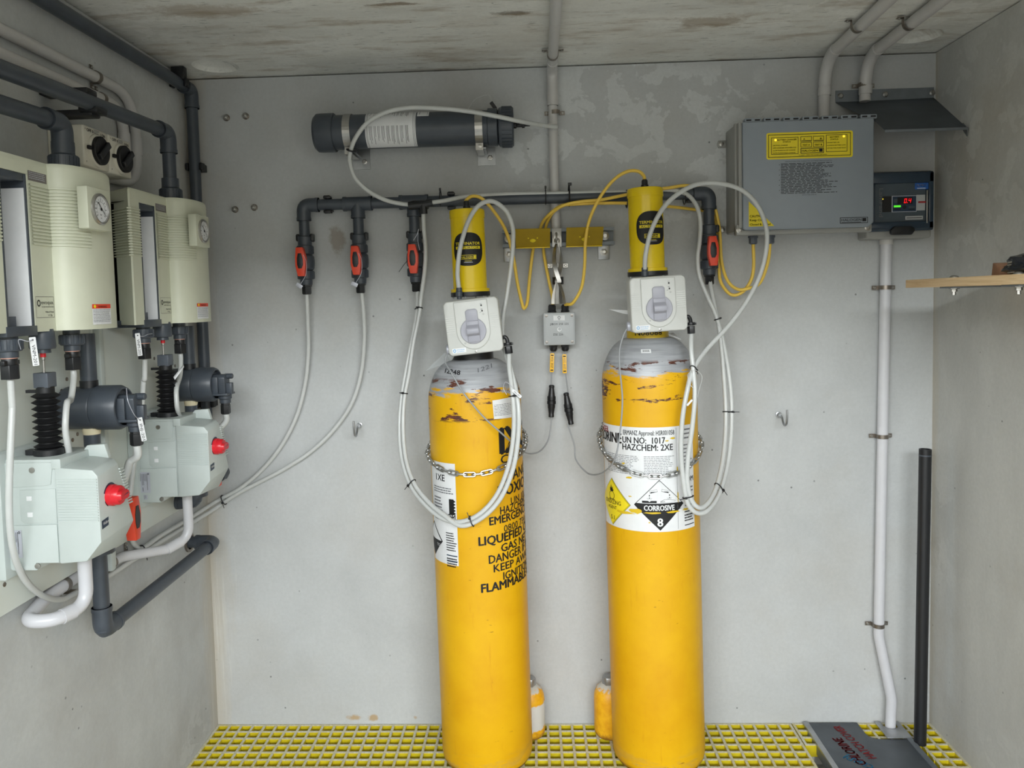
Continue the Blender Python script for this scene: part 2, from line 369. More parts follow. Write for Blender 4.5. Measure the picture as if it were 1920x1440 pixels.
# ------------------------------------------------------------------ flat print: labels, lettering, stickers
_TX = {}
def text_geo(st, bold=0.0):
    k = (st, bold)
    if k not in _TX:
        cu = bpy.data.curves.new('t', 'FONT'); cu.body = st; cu.size = 1; cu.resolution_u = 2; cu.offset = bold; cu.fill_mode = 'FRONT'
        o = bpy.data.objects.new('t', cu); me = bpy.data.meshes.new_from_object(o)
        vs = [(v.co.x, v.co.y) for v in me.vertices]; fs = [tuple(p.vertices) for p in me.polygons]
        bpy.data.objects.remove(o); bpy.data.curves.remove(cu); bpy.data.meshes.remove(me)
        xs = [v[0] for v in vs] or [0]
        _TX[k] = (vs, fs, min(xs), max(xs))
    return _TX[k]
class Art:
    def __init__(s, fr, step=None): s.fr = fr; s.mb = MB(); s.step = step
    def poly(s, pts, m, h=1, hh=.0004):
        if s.step:
            u0 = min(p[0] for p in pts); u1 = max(p[0] for p in pts); k = max(1, math.ceil((u1 - u0) / s.step))
            for i in range(k):
                a, b = u0 + (u1 - u0) * i / k, u0 + (u1 - u0) * (i + 1) / k
                q = clip(clip(pts, a, 1), b, -1)
                if len(q) > 2: s.mb.add([s.fr(u, v, h * hh) for u, v in q], [tuple(range(len(q)))], m)
        else: s.mb.add([s.fr(u, v, h * hh) for u, v in pts], [tuple(range(len(pts)))], m)
        return s
    def rect(s, u0, v0, u1, v1, m, h=1): return s.poly([(u0, v0), (u1, v0), (u1, v1), (u0, v1)], m, h)
    def frame(s, u0, v0, u1, v1, t, m, h=2):
        s.rect(u0, v0, u1, v0 + t, m, h); s.rect(u0, v1 - t, u1, v1, m, h); s.rect(u0, v0 + t, u0 + t, v1 - t, m, h); s.rect(u1 - t, v0 + t, u1, v1 - t, m, h); return s
    def disc(s, u, v, r, m, h=1, n=28, rv=None): return s.poly([(u + r * math.cos(2 * PI * i / n), v + (rv or r) * math.sin(2 * PI * i / n)) for i in range(n)], m, h)
    def ring(s, u, v, r0, r1, m, h=2, n=24, a0=0, a1=360, e=1):
        for i in range(n):
            a, b = (math.radians(a0 + (a1 - a0) * k / n) for k in (i, i + 1))
            s.mb.add([s.fr(u + r * math.cos(t), v + r * e * math.sin(t), h * .0004) for r, t in ((r0, a), (r1, a), (r1, b), (r0, b))], [(0, 1, 2, 3)], m)
        return s
    def line(s, u0, v0, u1, v1, t, m, h=2):
        d = V((u1 - u0, v1 - v0)); nrm = V((-d.y, d.x)).normalized() * t / 2
        return s.poly([(u0 - nrm.x, v0 - nrm.y), (u1 - nrm.x, v1 - nrm.y), (u1 + nrm.x, v1 + nrm.y), (u0 + nrm.x, v0 + nrm.y)], m, h)
    def text(s, st, u, v, size, m, h=3, al='l', bold=0.0, w=None, rot=0.0, slope=0.0, shear=0.0):
        vs, fs, x0, x1 = text_geo(st); k = size; kx = size if w is None else w / max(1e-6, x1 - x0)
        sh = {'l': -x0, 'c': -(x0 + x1) / 2, 'r': -x1}[al]; c, q = math.cos(rot), math.sin(rot); bb = bold * k * 1.6
        for dx, dy in (((0, 0),) if not bold else ((-bb, 0), (bb, 0), (0, bb * .6), (0, -bb * .6))):
            P = []
            for x, y in vs:
                a, b = (x + sh) * kx + y * k * shear + dx, y * k + dy
                P.append(s.fr(u + a * c - b * q, v + a * q + b * c + slope * (a * c - b * q), h * .0004))
            s.mb.add(P, fs, m)
        return s
    def para(s, u0, v1, u1, v0, n, m, h=2, t=.45, ragged=.25, rnd=random):   # rows of unreadable small print
        dv = (v1 - v0) / n
        for i in range(n):
            u = u0; end = u1 - (u1 - u0) * ragged * rnd.random()
            while u < end:
                w = min(end - u, (u1 - u0) * rnd.uniform(.04, .14)); v = v1 - dv * i
                s.rect(u, v - dv * t, u + w, v, m, h); u += w + (u1 - u0) * .018
        return s
    def build(s, name, parent, local=False): return s.mb.build(name, None, parent, local=local, recalc=False)
def clip(pts, a, sg):
    out = []
    for i, p in enumerate(pts):
        q = pts[(i + 1) % len(pts)]; ip, iq = (p[0] - a) * sg >= -1e-9, (q[0] - a) * sg >= -1e-9
        if ip: out.append(p)
        if ip != iq:
            t = (a - p[0]) / (q[0] - p[0]); out.append((a, p[1] + (q[1] - p[1]) * t))
    return out
class CylFR:                               # wrap print round a vertical cylinder; u is arc length from the front (-y)
    def __init__(s, O, r, a0=0.0): s.O = V(O); s.r = r; s.a0 = a0
    def __call__(s, u, v, h=0.0):
        a = u / s.r + s.a0; return s.O + V((math.sin(a) * (s.r + h + .0004), -math.cos(a) * (s.r + h + .0004), v))
UPX, UPY, UPZ = V((1, 0, 0)), V((0, 1, 0)), V((0, 0, 1))
def front(O): return FR(O, UPX, UPZ)       # faces the room from the back wall (-y)
def fleft(O): return FR(O, UPY, UPZ)       # faces the room from the left wall (+x)

# ================================================================== SETTING
XL, XR, HC = -1.13, 1.132, 2.056
YF = -2.62                                 # door opening behind the camera
rusts = [((0, 2), (B(632, 450).x, B(632, 450).z), (.032, .045), (128, 112, 92), .55), ((0, 2), (B(665, 1346).x, B(665, 1346).z), (.028, .012), (176, 146, 100), .8),
         ((0, 2), (B(700, 1345).x, B(700, 1345).z), (.018, .012), (176, 146, 100), .8), ((0, 2), (B(779, 1345).x, B(779, 1345).z), (.008, .008), (170, 140, 100), .6)]
m_back = concrete('concrete back wall', (188, 190, 190), (172, 166, 156), patches=.5, corner=(0, XL, .07), rust=rusts, pzone=((.30, 1.82), (.50, .30)), calm=.55)
m_left = concrete('concrete left wall', (190, 192, 191), (150, 142, 132), streak=(1, 1, .6), patches=.25, corner=(1, 0, .09))
m_right = concrete('concrete right wall', (190, 190, 186), (156, 142, 118), streak=(1, 1, .5), patches=.3, corner=(1, 0, .04),
                   rust=[((1, 2), (-.72, 1.28), (.16, .17), (150, 124, 84), .55)])
m_ceil = concrete('concrete ceiling', (226, 226, 220), (160, 138, 108), streak=(.6, 2.2, 1), patches=.3, flecks=True,
                  rust=[((0, 1), (F(960, 25, HC).x, F(960, 25, HC).y), (.05, .02), (84, 68, 50), .7), ((0, 1), (F(735, 8, HC).x, F(735, 8, HC).y), (.06, .012), (110, 88, 62), .7),
                        ((0, 1), (F(1330, 40, HC).x, F(1330, 40, HC).y), (.10, .05), (140, 116, 82), .5), ((0, 1), (F(380, 20, HC).x, F(380, 20, HC).y), (.16, .05), (146, 122, 92), .4)])
m_floor = concrete('concrete under the grating', (190, 188, 182), (170, 166, 156), patches=0)
m_yard = concrete('dark yard gravel', (96, 96, 92), (92, 88, 80), patches=0)
def slab(name, a, b, m): return struct(MB().bx(a, b).build(name, m))
w = MB(); w.add([(XL - .16, 0, -.3), (XR + .16, 0, -.3), (XR + .16, 0, HC - .0045), (XL - .16, 0, HC - .0045), (XL - .16, .14, -.3), (XR + .16, .14, -.3), (XR + .16, .14, HC - .0045), (XL - .16, .14, HC - .0045)],
               [(0, 1, 2, 3), (5, 4, 7, 6), (3, 2, 6, 7), (4, 0, 3, 7), (1, 5, 6, 2), (4, 5, 1, 0)])
struct(w.build('wall_back', m_back))
slab('wall_left', (XL - .14, YF, -.3), (XL, .02, HC - .003), m_left)
slab('wall_right', (XR, YF, -.3), (XR + .14, .02, HC - .003), m_right)
slab('floor', (XL - .14, YF, -.3), (XR + .14, .02, -.115), m_floor)
# ceiling with two round lifting pockets cast into it
bm = bmesh.new()
def loop(pts):
    vs = [bm.verts.new(p) for p in pts]; return vs, [bm.edges.new((vs[i], vs[(i + 1) % len(vs)])) for i in range(len(vs))]
edges = []; rings = []
_, e = loop([(XL - .14, YF, HC), (XR + .14, YF, HC), (XR + .14, .14, HC), (XL - .14, .14, HC)]); edges += e
for (px, py, rr) in ((404, 124, .066), (1722, 68, .062)):
    c = F(px, py, HC); c.y = min(c.y, -rr - .03)
    vs, e = loop([(c.x + rr * math.cos(2 * PI * i / 28), c.y + rr * math.sin(2 * PI * i / 28), HC) for i in range(28)]); edges += e; rings.append((vs, c, rr))
bmesh.ops.triangle_fill(bm, edges=edges, use_beauty=True)
for vs, c, rr in rings:
    prev = vs
    for k, h in ((.86, .012), (.6, .024), (.3, .03)):
        nv = [bm.verts.new((c.x + rr * k * math.cos(2 * PI * i / 28), c.y + rr * k * math.sin(2 * PI * i / 28), HC + h)) for i in range(28)]
        for i in range(28): bm.faces.new((prev[i], prev[(i + 1) % 28], nv[(i + 1) % 28], nv[i]))
        prev = nv
    bm.faces.new(prev)
bmesh.ops.recalc_face_normals(bm, faces=bm.faces)
me = bpy.data.meshes.new('ceiling'); bm.to_mesh(me); bm.free(); me.materials.append(m_ceil)
ceil = bpy.data.objects.new('ceiling', me); COL.objects.link(ceil); struct(ceil)
slab('roof', (XL - .2, YF - .12, HC + .04), (XR + .2, .2, HC + .18), m_ceil)
slab('wall_front', (XL - .14, YF - .1, HC - .02), (XR + .14, YF, HC + .04), m_ceil)
slab('ground', (-14, -18, -.42), (14, YF + .02, -.302), m_yard)
m_yw = concrete('added far wall', (150, 148, 140), (140, 136, 124), patches=0)
slab('wall_added_far', (-14, -12.6, -.42), (14, -12.1, 4.6), m_yw)  # unseen wall added across the yard to block the low sky
# white sealant scars round the pocket rim

# ================================================================== FLOOR GRATING AND HATCH PLATES
G_SIDE, G_TOP = grating_mats()
PIT, GH, BW = .038, .038, .0075
def bar_mesh(length, along_x, drop):
    mb = MB(); hx, hy = (length / 2, BW / 2) if along_x else (BW / 2, length / 2)
    t, b = -drop, -GH; bx_, by_ = (hx, hy * .7) if along_x else (hx * .7, hy)
    vs = [(-bx_, -by_, b), (bx_, -by_, b), (bx_, by_, b), (-bx_, by_, b), (-hx, -hy, t - .002), (hx, -hy, t - .002), (hx, hy, t - .002), (-hx, hy, t - .002), (-hx, -hy, t), (hx, -hy, t), (hx, hy, t), (-hx, hy, t)]
    mb.add(vs, [(3, 2, 1, 0), (0, 1, 5, 4), (1, 2, 6, 5), (2, 3, 7, 6), (3, 0, 4, 7)], G_SIDE)
    mb.add(vs, [(4, 5, 9, 8), (5, 6, 10, 9), (6, 7, 11, 10), (7, 4, 8, 11), (8, 9, 10, 11)], G_TOP)
    return mb
_bars = {}
def bar(parent, cx, cy, length, along_x):
    k = (round(length, 3), along_x)
    if k not in _bars: _bars[k] = bar_mesh(length, along_x, .0006 if along_x else 0.0).build('bar', None, parent, local=True, smooth=20); o = _bars[k]
    else: o = _bars[k].copy(); COL.objects.link(o); o.parent = parent
    o.location = (cx, cy, 0)
def grating(name, label, x0, x1, y0, y1, notch=None):
    t = thing(name, label, 'floor grating', (x0, y1, 0), 'yellow floor grating panels')
    nx = round((x1 - x0) / PIT); ny = round((y1 - y0) / PIT)
    for i in range(nx + 1):
        x = x1 - i * PIT
        if x < x0 - .001: continue
        ys = y0
        if notch and x < notch[0] - .002: ys = notch[1]
        bar(t, x - x0, (ys + y1) / 2 - y1, y1 - ys, False)
    for j in range(ny + 1):
        y = y1 - j * PIT
        if y < y0 - .001: continue
        xs = x0
        if notch and y < notch[1] - .002: xs = notch[0]
        bar(t, (xs + x1) / 2 - x0, y - y1, x1 - xs, True)
    return t
GX = F(1500, 1365).x
g1 = grating('floor_grating', 'yellow moulded floor grating under the two tall gas cylinders', XL + .005, XL + .005 + 48 * PIT, -.62, -.006)
gx0 = XL + .005 + 48 * PIT + .006
g2 = grating('floor_grating', 'yellow floor grating strip beneath the metal hatch plates by the black pole', gx0 + .002, XR - .004, -.62, -.006, notch=(1.046, -.12))
# the ledge the gratings lie on
lg = MB(); lg.bx((XL, -.62, -.115), (XL + .03, -.004, -.0385)); lg.bx((XR - .03, -.62, -.115), (XR, -.004, -.0385)); lg.bx((XL, -.035, -.115), (XR, -.004, -.0385)); lg.bx((gx0 - .05, -.62, -.115), (gx0 - .012, -.03, -.0385)); lg.bx((gx0 + .006, -.12, -.115), (gx0 + .03, -.03, -.0385)); lg.bx((1.03, -.62, -.115), (1.06, -.12, -.0385))
struct(lg.build('trim_1', m_floor))

# hatch plate with the marker lettering: folded left rim and a U notch
t = thing('hatch_plate', 'dark metal hatch cover plate with red handwriting lying on the grating', 'hatch cover', (.737, -.05, 0), 'metal hatch plates')
PZ = .006
pl = [(.752, .0), (.905, .0)]
pl += [(.905, -.062)] + [(.905 + .03 - .03 * math.cos(a), -.062 - .03 * math.sin(a)) for a in (PI * .15, PI * .3, PI * .42, PI * .5)]
pl += [(1.03, -.092), (1.03, -.56), (.752, -.56)]
pl = [(x, y - .012) for x, y in pl]
fz = FR((0, 0, 0), UPX, UPY)
MB().prism(pl, fz, .002, PZ).build('plate', MT['hood'], t, bevel=.0008)
mb = MB(); mb.prism([(.737, -.012), (.754, -.012), (.754, -.572), (.737, -.572)], FR((0, 0, 0), UPX, UPY), .002, .010); mb.build('folded_rim', MT['zinc'], t, bevel=.001)
mb = MB(); mb.prism([(.740, -.02), (.754, -.02), (.754, -.572), (.740, -.572)], FR((0, 0, 0), UPX, UPY), -.030, .002); mb.build('skirt', MT['zincdark'], t)
mb = MB(); mb.prism([(1.014, -.104), (1.030, -.104), (1.030, -.572), (1.014, -.572)], FR((0, 0, 0), UPX, UPY), PZ, PZ + .003); mb.build('edge_strip', MT['zincdark'], t)
wr = F(1588, 1412, PZ); U = V((.30, -.95, 0)).normalized(); W = V((.95, .30, 0)).normalized()
# handwriting reads from the near edge away towards the wall
def hand(st, p0, p1, size, m):
    a0, a1 = F(*p0, PZ), F(*p1, PZ); d = a1 - a0; fr = FR(a0 + UPZ * .0006, d, V((-d.y, d.x, 0))); A_ = Art(fr); A_.text(st, 0, 0, size, m, 1, bold=.012, w=d.length, shear=.12); a.mb.add(A_.mb.v, A_.mb.f, m)
a = Art(FR((0, 0, PZ), UPX, UPY))
hand('CHLORINE', (1627, 1434), (1577, 1384), .040, MT['redink']); hand('HATCH COVER', (1644, 1422), (1575, 1361), .036, MT['redink']); hand('CHADJ', (1640, 1437), (1588, 1416), .032, MT['bluepen'])
a.build('handwriting', t)
t = thing('slotted_plate', 'brighter slotted metal plate round the foot of the white conduit', 'hatch cover', (1.0, -.06, 0), 'metal hatch plates')
sl = [(.957, -.012), (.975, -.012), (.975, -.034)] + [(.996 + .021 * math.cos(a), -.034 + .021 * math.sin(a)) for a in [PI + PI * k / 8 for k in range(1, 8)]] + [(1.017, -.034), (1.017, -.012), (1.032, -.012), (1.032, -.104), (.957, -.104)]
MB().prism(sl, fz, PZ + .001, PZ + .004).build('plate', MT['zinc'], t, bevel=.0006)

t = thing('black_pole', 'black plastic pole standing upright in the corner on the floor grating', 'pole', (1.045, -.135, 0))
pb, pt = F(1725, 1396, .0), B(1735, 842, .12); pb.z = .003
mb = MB(); mb.lathe([(.0170, 0), (.0170, (pt - pb).length), (.0138, (pt - pb).length), (.0138, (pt - pb).length - .03), (0, (pt - pb).length - .03)], pb, pt - pb, 28); mb.build('tube', MT['black'], t)
MB().lathe([(.0173, 0), (.0173, .004)], pt - (pt - pb).normalized() * .02, pt - pb, 28).build('end_ring', MT['pvc'], t)

# ================================================================== GAS CYLINDERS
CR = .1335
def body_profile(zs, ztop):
    p = [(0, .012), (.085, .012), (.098, .0), (.112, .0015), (.124, .008), (.131, .02), (CR, .036), (CR, .3), (CR, .6), (CR, .9), (CR, zs)]
    n = 12; H = ztop - zs; r0 = .046
    for k in range(1, n + 1):
        q = k / n * PI / 2; p.append((r0 + (CR - r0) * math.cos(q) ** .9 if k < n else r0, zs + H * math.sin(q) ** 1.05))
    p += [(r0 - .001, ztop + .012), (.041, ztop + .016), (0, ztop + .016)]
    return p
def gas_cylinder(label, base, lean, zs, ztop, seed, neckmat):
    t = thing('gas_cylinder', label, 'gas cylinder', base, 'tall yellow gas cylinders', rot=(0, lean, 0))
    MB().lathe(body_profile(zs, ztop), (0, 0, 0), UPZ, 64).build('body', cyl_paint('cylinder paint %d' % seed, zs + .035, seed), t, local=True, smooth=50)
    MB().lathe([(.058, ztop - .012), (.059, ztop), (.058, ztop + .03), (.05, ztop + .034), (0, ztop + .034)], (0, 0, 0), UPZ, 32).build('neck_ring', neckmat, t, local=True)
    v = MB(); v.lathe([(.03, ztop + .03), (.03, ztop + .06), (.024, ztop + .065), (.024, ztop + .13), (.02, ztop + .14), (0, ztop + .14)], (0, 0, 0), UPZ, 20)
    v.bx((-.034, -.03, ztop + .07), (.034, .03, ztop + .115)); v.build('valve', MT['black'], t, bevel=.002, local=True)
    return t
# left: x -.242 at the floor, -.254 at 1.08
lx, rx_ = -.2425, .2615
c1 = gas_cylinder('tall yellow gas cylinder with black stencilled warnings', (lx, -.178, .001), -.0112, 1.065, 1.185, 3, MT['black'])
c2 = gas_cylinder('tall yellow gas cylinder with wide white corrosive hazard label', (rx_, -.178, .001), -.0136, 1.105, 1.236, 11, MT['yellowplate'])
K = MT['ink']
# ---- stencilled text on the left cylinder (u: arc length, 0 = facing the room)
def pxu(px, py, t, x0):                     # arc position on the cylinder's own front surface
    lean = t.rotation_euler.y; p = B(px, py, .28)
    for _ in range(4):
        cx = x0 + math.sin(lean) * p.z; s = max(-.985, min(.985, (p.x - cx) / CR)); ang = math.asin(s); p = B(px, py, .178 + CR * math.cos(ang))
    return ang * CR, p.z
def sten(st, px0, py0, px1, py1, hpx, bold, w):
    u0, v0 = pxu(px0, py0, c1, lx); u1, v1 = pxu(px1, py1, c1, lx); h = hpx * .00138
    A = Art(CylFR((0, 0, 0), CR), .01); A.text(st, u0, v0, h, K, 1, bold=bold, w=w, slope=.055); A.build('stencilled_line', c1, local=True)
sten('IXOM', 939, 852, 975, 845, 74, .03, .215)
sten('CHLORINE', 939, 871, 975, 867, 24, .012, .20)
sten('DANGER', 948, 905, 975, 896, 30, .010, .165)
sten('TOXIC GAS', 934, 933, 975, 922, 31, .022, .205)
sten('UN 1017', 958, 947, 978, 941, 20, .008, .105)
sten('HAZCHEM 2XE', 938, 966, 978, 956, 22, .012, .165)
sten('EMERGENCY', 918, 986, 978, 974, 23, .018, .165)
sten('0800 734 607', 945, 999, 978, 993, 20, .006, .155)
sten('LIQUEFIED COMPRESSED', 898, 1024, 980, 1006, 25, .022, .36)
sten('GAS NET 70KG', 940, 1036, 980, 1026, 23, .018, .21)
sten('DANGER IF INHALED', 917, 1058, 980, 1044, 24, .014, .27)
sten('KEEP AWAY FROM', 926, 1074, 980, 1062, 22, .014, .26)
sten('IGNITION SOURCES', 944, 1088, 980, 1078, 22, .014, .25)
sten('FLAMMABLE LIQUIDS', 903, 1112, 984, 1094, 25, .024, .30)
def cpoly(A, t, x0, pts, m, h): A.poly([pxu(px, py, t, x0) for px, py in pts], m, h)
# white address label on the left cylinder
A = Art(CylFR((0, 0, 0), CR), .01); P_ = MT['paper']
uR, vT = pxu(853, 870, c1, lx); uR2, vB = pxu(861, 1062, c1, lx); uL = -.165
A.rect(uL, vB, uR, vT, P_, 1)
uw = uR - uL
A.text('1XE', uR - .075, vT - .052, .026, K, 3, bold=.01)
A.para(uL + .02, vT - .07, uR - .008, vT - .09, 3, MT['greyink'], 2); A.para(uL + .02, vT - .10, uR - .05, vT - .17, 8, MT['greyink'], 2)
bu, bv = uR - .024, vT - .100
A.rect(bu, bv - .044, bu + .016, bv, K, 3)
for k in range(5): A.poly([(bu + .016, bv - .002 - k * .0085), (bu + .022, bv - .006 - k * .0085), (bu + .016, bv - .0095 - k * .0085)], K, 3)
A.para(bu - .004, bv - .05, bu + .02, bv - .07, 3, K, 2)
A.text('IXOM', uR - .050, pxu(850, 975, c1, lx)[1], .022, K, 3, bold=.006, w=.046)
vv = pxu(850, 1000, c1, lx)[1]
A.poly([(uR - .155, vv - .03), (uR - .105, vv + .02), (uR - .055, vv - .03), (uR - .105, vv - .08)], K, 2); A.poly([(uR - .150, vv - .03), (uR - .105, vv + .015), (uR - .06, vv - .03)], P_, 3); A.text('TOXIC', uR - .085, vv - .047, .012, P_, 4)
A.para(uR - .04, vv, uR - .004, vv - .055, 8, K, 2); A.rect(uR - .04, vv - .066, uR - .003, vv - .063, MT['navy'], 3); A.para(uR - .04, vv - .072, uR - .004, vv - .10, 4, K, 2, t=.55)
A.rect(uR - .04, vB + .010, uR - .003, vB + .013, MT['navy'], 3)
A.build('address_label', c1, local=True)
# torn card near the top right of the left cylinder
A = Art(CylFR((0, 0, 0), CR), .01)
cpoly(A, c1, lx, [(923, 752), (969, 742), (969, 782), (926, 787)], P_, 1)
u0, v0 = pxu(927, 786, c1, lx); u1, v1 = pxu(966, 752, c1, lx)
A.para(u0, v1 - .004, u1, v0 + .004, 8, MT['greyink'], 2, t=.3); A.build('torn_card', c1, local=True)
# chalk numbers on the shoulder: follow the dome
class DomeFR:
    def __init__(s, zs, ztop, a0=0, lift=.0012): s.zs, s.H, s.a0, s.l = zs, ztop - zs, a0, lift
    def __call__(s, u, v, h=0):            # v = height, u = arc at local radius
        q = max(0.0, min(1.0, (v - s.zs) / s.H)) ** (1 / 1.05); r = .046 + (CR - .046) * math.cos(math.asin(q)) ** .9 + s.l + h
        a = u / r + s.a0; return V((math.sin(a) * r, -math.cos(a) * r, v + s.l))
A = Art(DomeFR(1.065, 1.185), .006)
A.text('12248', -.082, 1.152, .017, K, 1, bold=.012, w=.052, slope=-.10, shear=.1); A.text('1221', .020, 1.152, .016, MT['greyink'], 1, bold=.0, w=.042, shear=-.1, slope=.25); A.build('marker_numbers', c1, local=True)
A = Art(DomeFR(1.105, 1.236), .006); A.rect(-.035, 1.196, -.008, 1.206, P_, 1)
for k in range(9): A.rect(-.031 + k * .0022, 1.199, -.031 + k * .0022 + (.0007, .0012)[k % 2], 1.2045, K, 2)
A.build('barcode_sticker', c2, local=True)
A = Art(CylFR((0, 0, 0), .0592), .006); A.text('N08088', -.045, 1.243, .018, K, 1, bold=.012, w=.078); A.build('marker_numbers', c2, local=True)
# ---- big white hazard label on the right cylinder
A = Art(CylFR((0, 0, 0), CR), .008)
q = lambda px, py: pxu(px, py, c2, rx_)
vt, vb = q(1218, 802)[1], q(1225, 998)[1]; uR = q(1302, 990)[0]
A.rect(-.20, vb, uR, vt, P_, 1)
def T(st, px, py, hpx, m, bold=.0, w=None, h=3):
    u, v = q(px, py); A.text(st, u, v, hpx * .00144, m, h, bold=bold, w=w)
T('ERMANZ Approval: HSR001058', 1169, 814, 13, K, .004, .142); T('UN NO:  1017', 1168, 829, 17, K, .012, .118); T('HAZCHEM: 2XE', 1168, 842, 17, K, .012, .140)
u, v = q(1164, 832); A.text('CHLORINE', u + .003, v + .002, .040, K, 3, al='r', bold=.02, w=.15); u, v = q(1142, 809); A.text('DANGER', u, v, .022, MT['redink'], 3, al='r', bold=.01, w=.075)
u0, v0 = q(1140, 846); u1, v1 = q(1204, 893); um = q(1207, 850)[0]; ue = q(1265, 850)[0]
A.para(u0, v0, um - .012, v1, 12, MT['greyink'], 2, t=.3); A.para(um, v0, ue, v1, 12, MT['greyink'], 2, t=.3)
ub_ = q(1269, 900)[0]; A.rect(ub_, vb + .004, ub_ + .0008, vt - .004, MT['greyink'], 2)
u0, v0 = q(1277, 806); u1, v1 = q(1296, 826); A.para(u0, v0, u1, v1, 3, MT['greyink'], 2, t=.35); u0, v0 = q(1279, 835); u1, v1 = q(1298, 880); A.para(u0, v0, u1, v1, 7, MT['greyink'], 2, t=.3)
T('IXOM', 1280, 906, 15, K, .006, .042); u0, v0 = q(1283, 915); u1, v1 = q(1299, 950); A.para(u0, v0, u1, v1, 6, MT['greyink'], 2)
u0, v0 = q(1283, 962); u1 = uR - .004; A.rect(u0, v0, u1, v0 + .003, K, 2); A.para(u0, v0 - .006, u1, v0 - .028, 3, K, 2, t=.55); A.rect(u0, vb + .010, u1, vb + .0125, K, 2)
def diamond(top, right, bot, left, m, h): A.poly([q(*left), q(*bot), q(*right), q(*top)], m, h)
cu, cv = q(1237, 948); R = .070
def dia(cu, cv, R, m, h): A.poly([(cu - R, cv), (cu, cv - R), (cu + R, cv), (cu, cv + R)], m, h)
dia(cu, cv, R, K, 2); k = R - .0022; A.poly([(cu - k + .009, cv + .009), (cu + k - .009, cv + .009), (cu + k - .009 - .0, cv + .009), (cu, cv + k)], P_, 3)
A.poly([(cu - k, cv + .0), (cu + k, cv + .0), (cu + k - .0, cv + .0), (cu, cv + k)], P_, 3); A.poly([(cu - R + .006, cv + .005), (cu - R + .001, cv - .001), (cu + R - .001, cv - .001), (cu + R - .006, cv + .005)], K, 4)
A.poly([(cu - k + .004, cv - .012), (cu - R + .014, cv - .014), (cu + R - .014, cv - .014), (cu + k - .004, cv - .012)], K, 4)
A.text('CORROSIVE', cu - .001, cv - .0145, .0205, P_, 5, al='c', bold=.02, w=.082); A.text('8', cu, cv - .058, .032, P_, 5, al='c', bold=.02)
# two tilted test tubes dripping on a slab and on a hand
for s in (-1, 1):
    A.line(cu + s * .006, cv + .041, cu + s * .026, cv + .036, .0068, K, 4); A.line(cu + s * .0065, cv + .0412, cu + s * .0255, cv + .0365, .0052, P_, 5)
    A.poly([(cu + s * .010, cv + .038), (cu + s * .024, cv + .0335), (cu + s * .0235, cv + .037)], K, 6); A.disc(cu + s * .027, cv + .027, .0014, K, 4, 10, .0024); A.disc(cu + s * .027, cv + .020, .0012, K, 4, 10, .002)
    for k2 in (-2, -1, 1, 2): A.line(cu + s * .027 + k2 * .0016, cv + .0165, cu + s * .027 + k2 * .0036, cv + .0205, .0004, K, 4)
A.rect(cu - .047, cv + .0065, cu - .008, cv + .0125, K, 4); A.poly([(cu - .031, cv + .0126), (cu - .027, cv + .0095), (cu - .023, cv + .0126)], P_, 5)
A.poly([(cu + .002, cv + .0075), (cu + .03, cv + .0065), (cu + .042, cv + .0085), (cu + .044, cv + .0115), (cu + .026, cv + .0155), (cu + .012, cv + .0155), (cu + .002, cv + .0105)], K, 4)
A.poly([(cu + .003, cv + .0080), (cu + .03, cv + .0070), (cu + .0412, cv + .0089), (cu + .043, cv + .0111), (cu + .026, cv + .0148), (cu + .012, cv + .0148), (cu + .003, cv + .0102)], P_, 5)
for k2 in range(3): A.line(cu + .003, cv + .0085 + k2 * .0012, cu + .014, cv + .009 + k2 * .0013, .0004, K, 6)
# yellow oxidizing diamond
ou, ov = q(1149, 939); R = .067; dia(ou, ov, R, K, 2); dia(ou, ov, R - .0015, MT['lemon'], 3); dia(ou, ov, R - .004, K, 4); dia(ou, ov, R - .0048, MT['lemon'], 5)
A.text('OXIDIZING', ou, ov - .006, .0165, K, 6, al='c', bold=.004, w=.072); A.text('AGENT', ou, ov - .020, .0135, K, 6, al='c', bold=.004, w=.040); A.text('5.1', ou + .002, ov - .050, .017, K, 6, al='c', bold=.004)
A.ring(ou, ov + .018, .0105, .0122, K, 6); A.rect(ou - .014, ov + .0062, ou + .014, ov + .0078, K, 6)
A.poly([(ou - .0075, ov + .030), (ou + .0075, ov + .030), (ou + .0085, ov + .036), (ou + .005, ov + .034), (ou + .0055, ov + .044), (ou + .001, ov + .038), (ou - .002, ov + .049), (ou - .005, ov + .038), (ou - .008, ov + .041)], K, 6)
# scuffs where the paint of the cylinder shows through the torn label
Y = MT['yellowplate']; rr = random.Random(5)
def scuff(px, py, w, h):
    u, v = q(px, py); n = 11; A.poly([(u + w * math.cos(2 * PI * i / n) * rr.uniform(.6, 1.1), v + h * math.sin(2 * PI * i / n) * rr.uniform(.4, 1.1)) for i in range(n)], Y, 7)
for s in ((1192, 958, .020, .008), (1172, 960, .034, .0045), (1225, 962, .030, .003), (1262, 960, .026, .003), (1285, 955, .014, .004), (1180, 895, .012, .003), (1170, 868, .006, .003), (1260, 822, .008, .003), (1250, 827, .006, .002), (1270, 930, .002, .022), (1269, 880, .002, .014), (1182, 930, .006, .002), (1218, 980, .004, .002), (1290, 840, .004, .010)): scuff(*s)
A.build('hazard_label', c2, local=True)

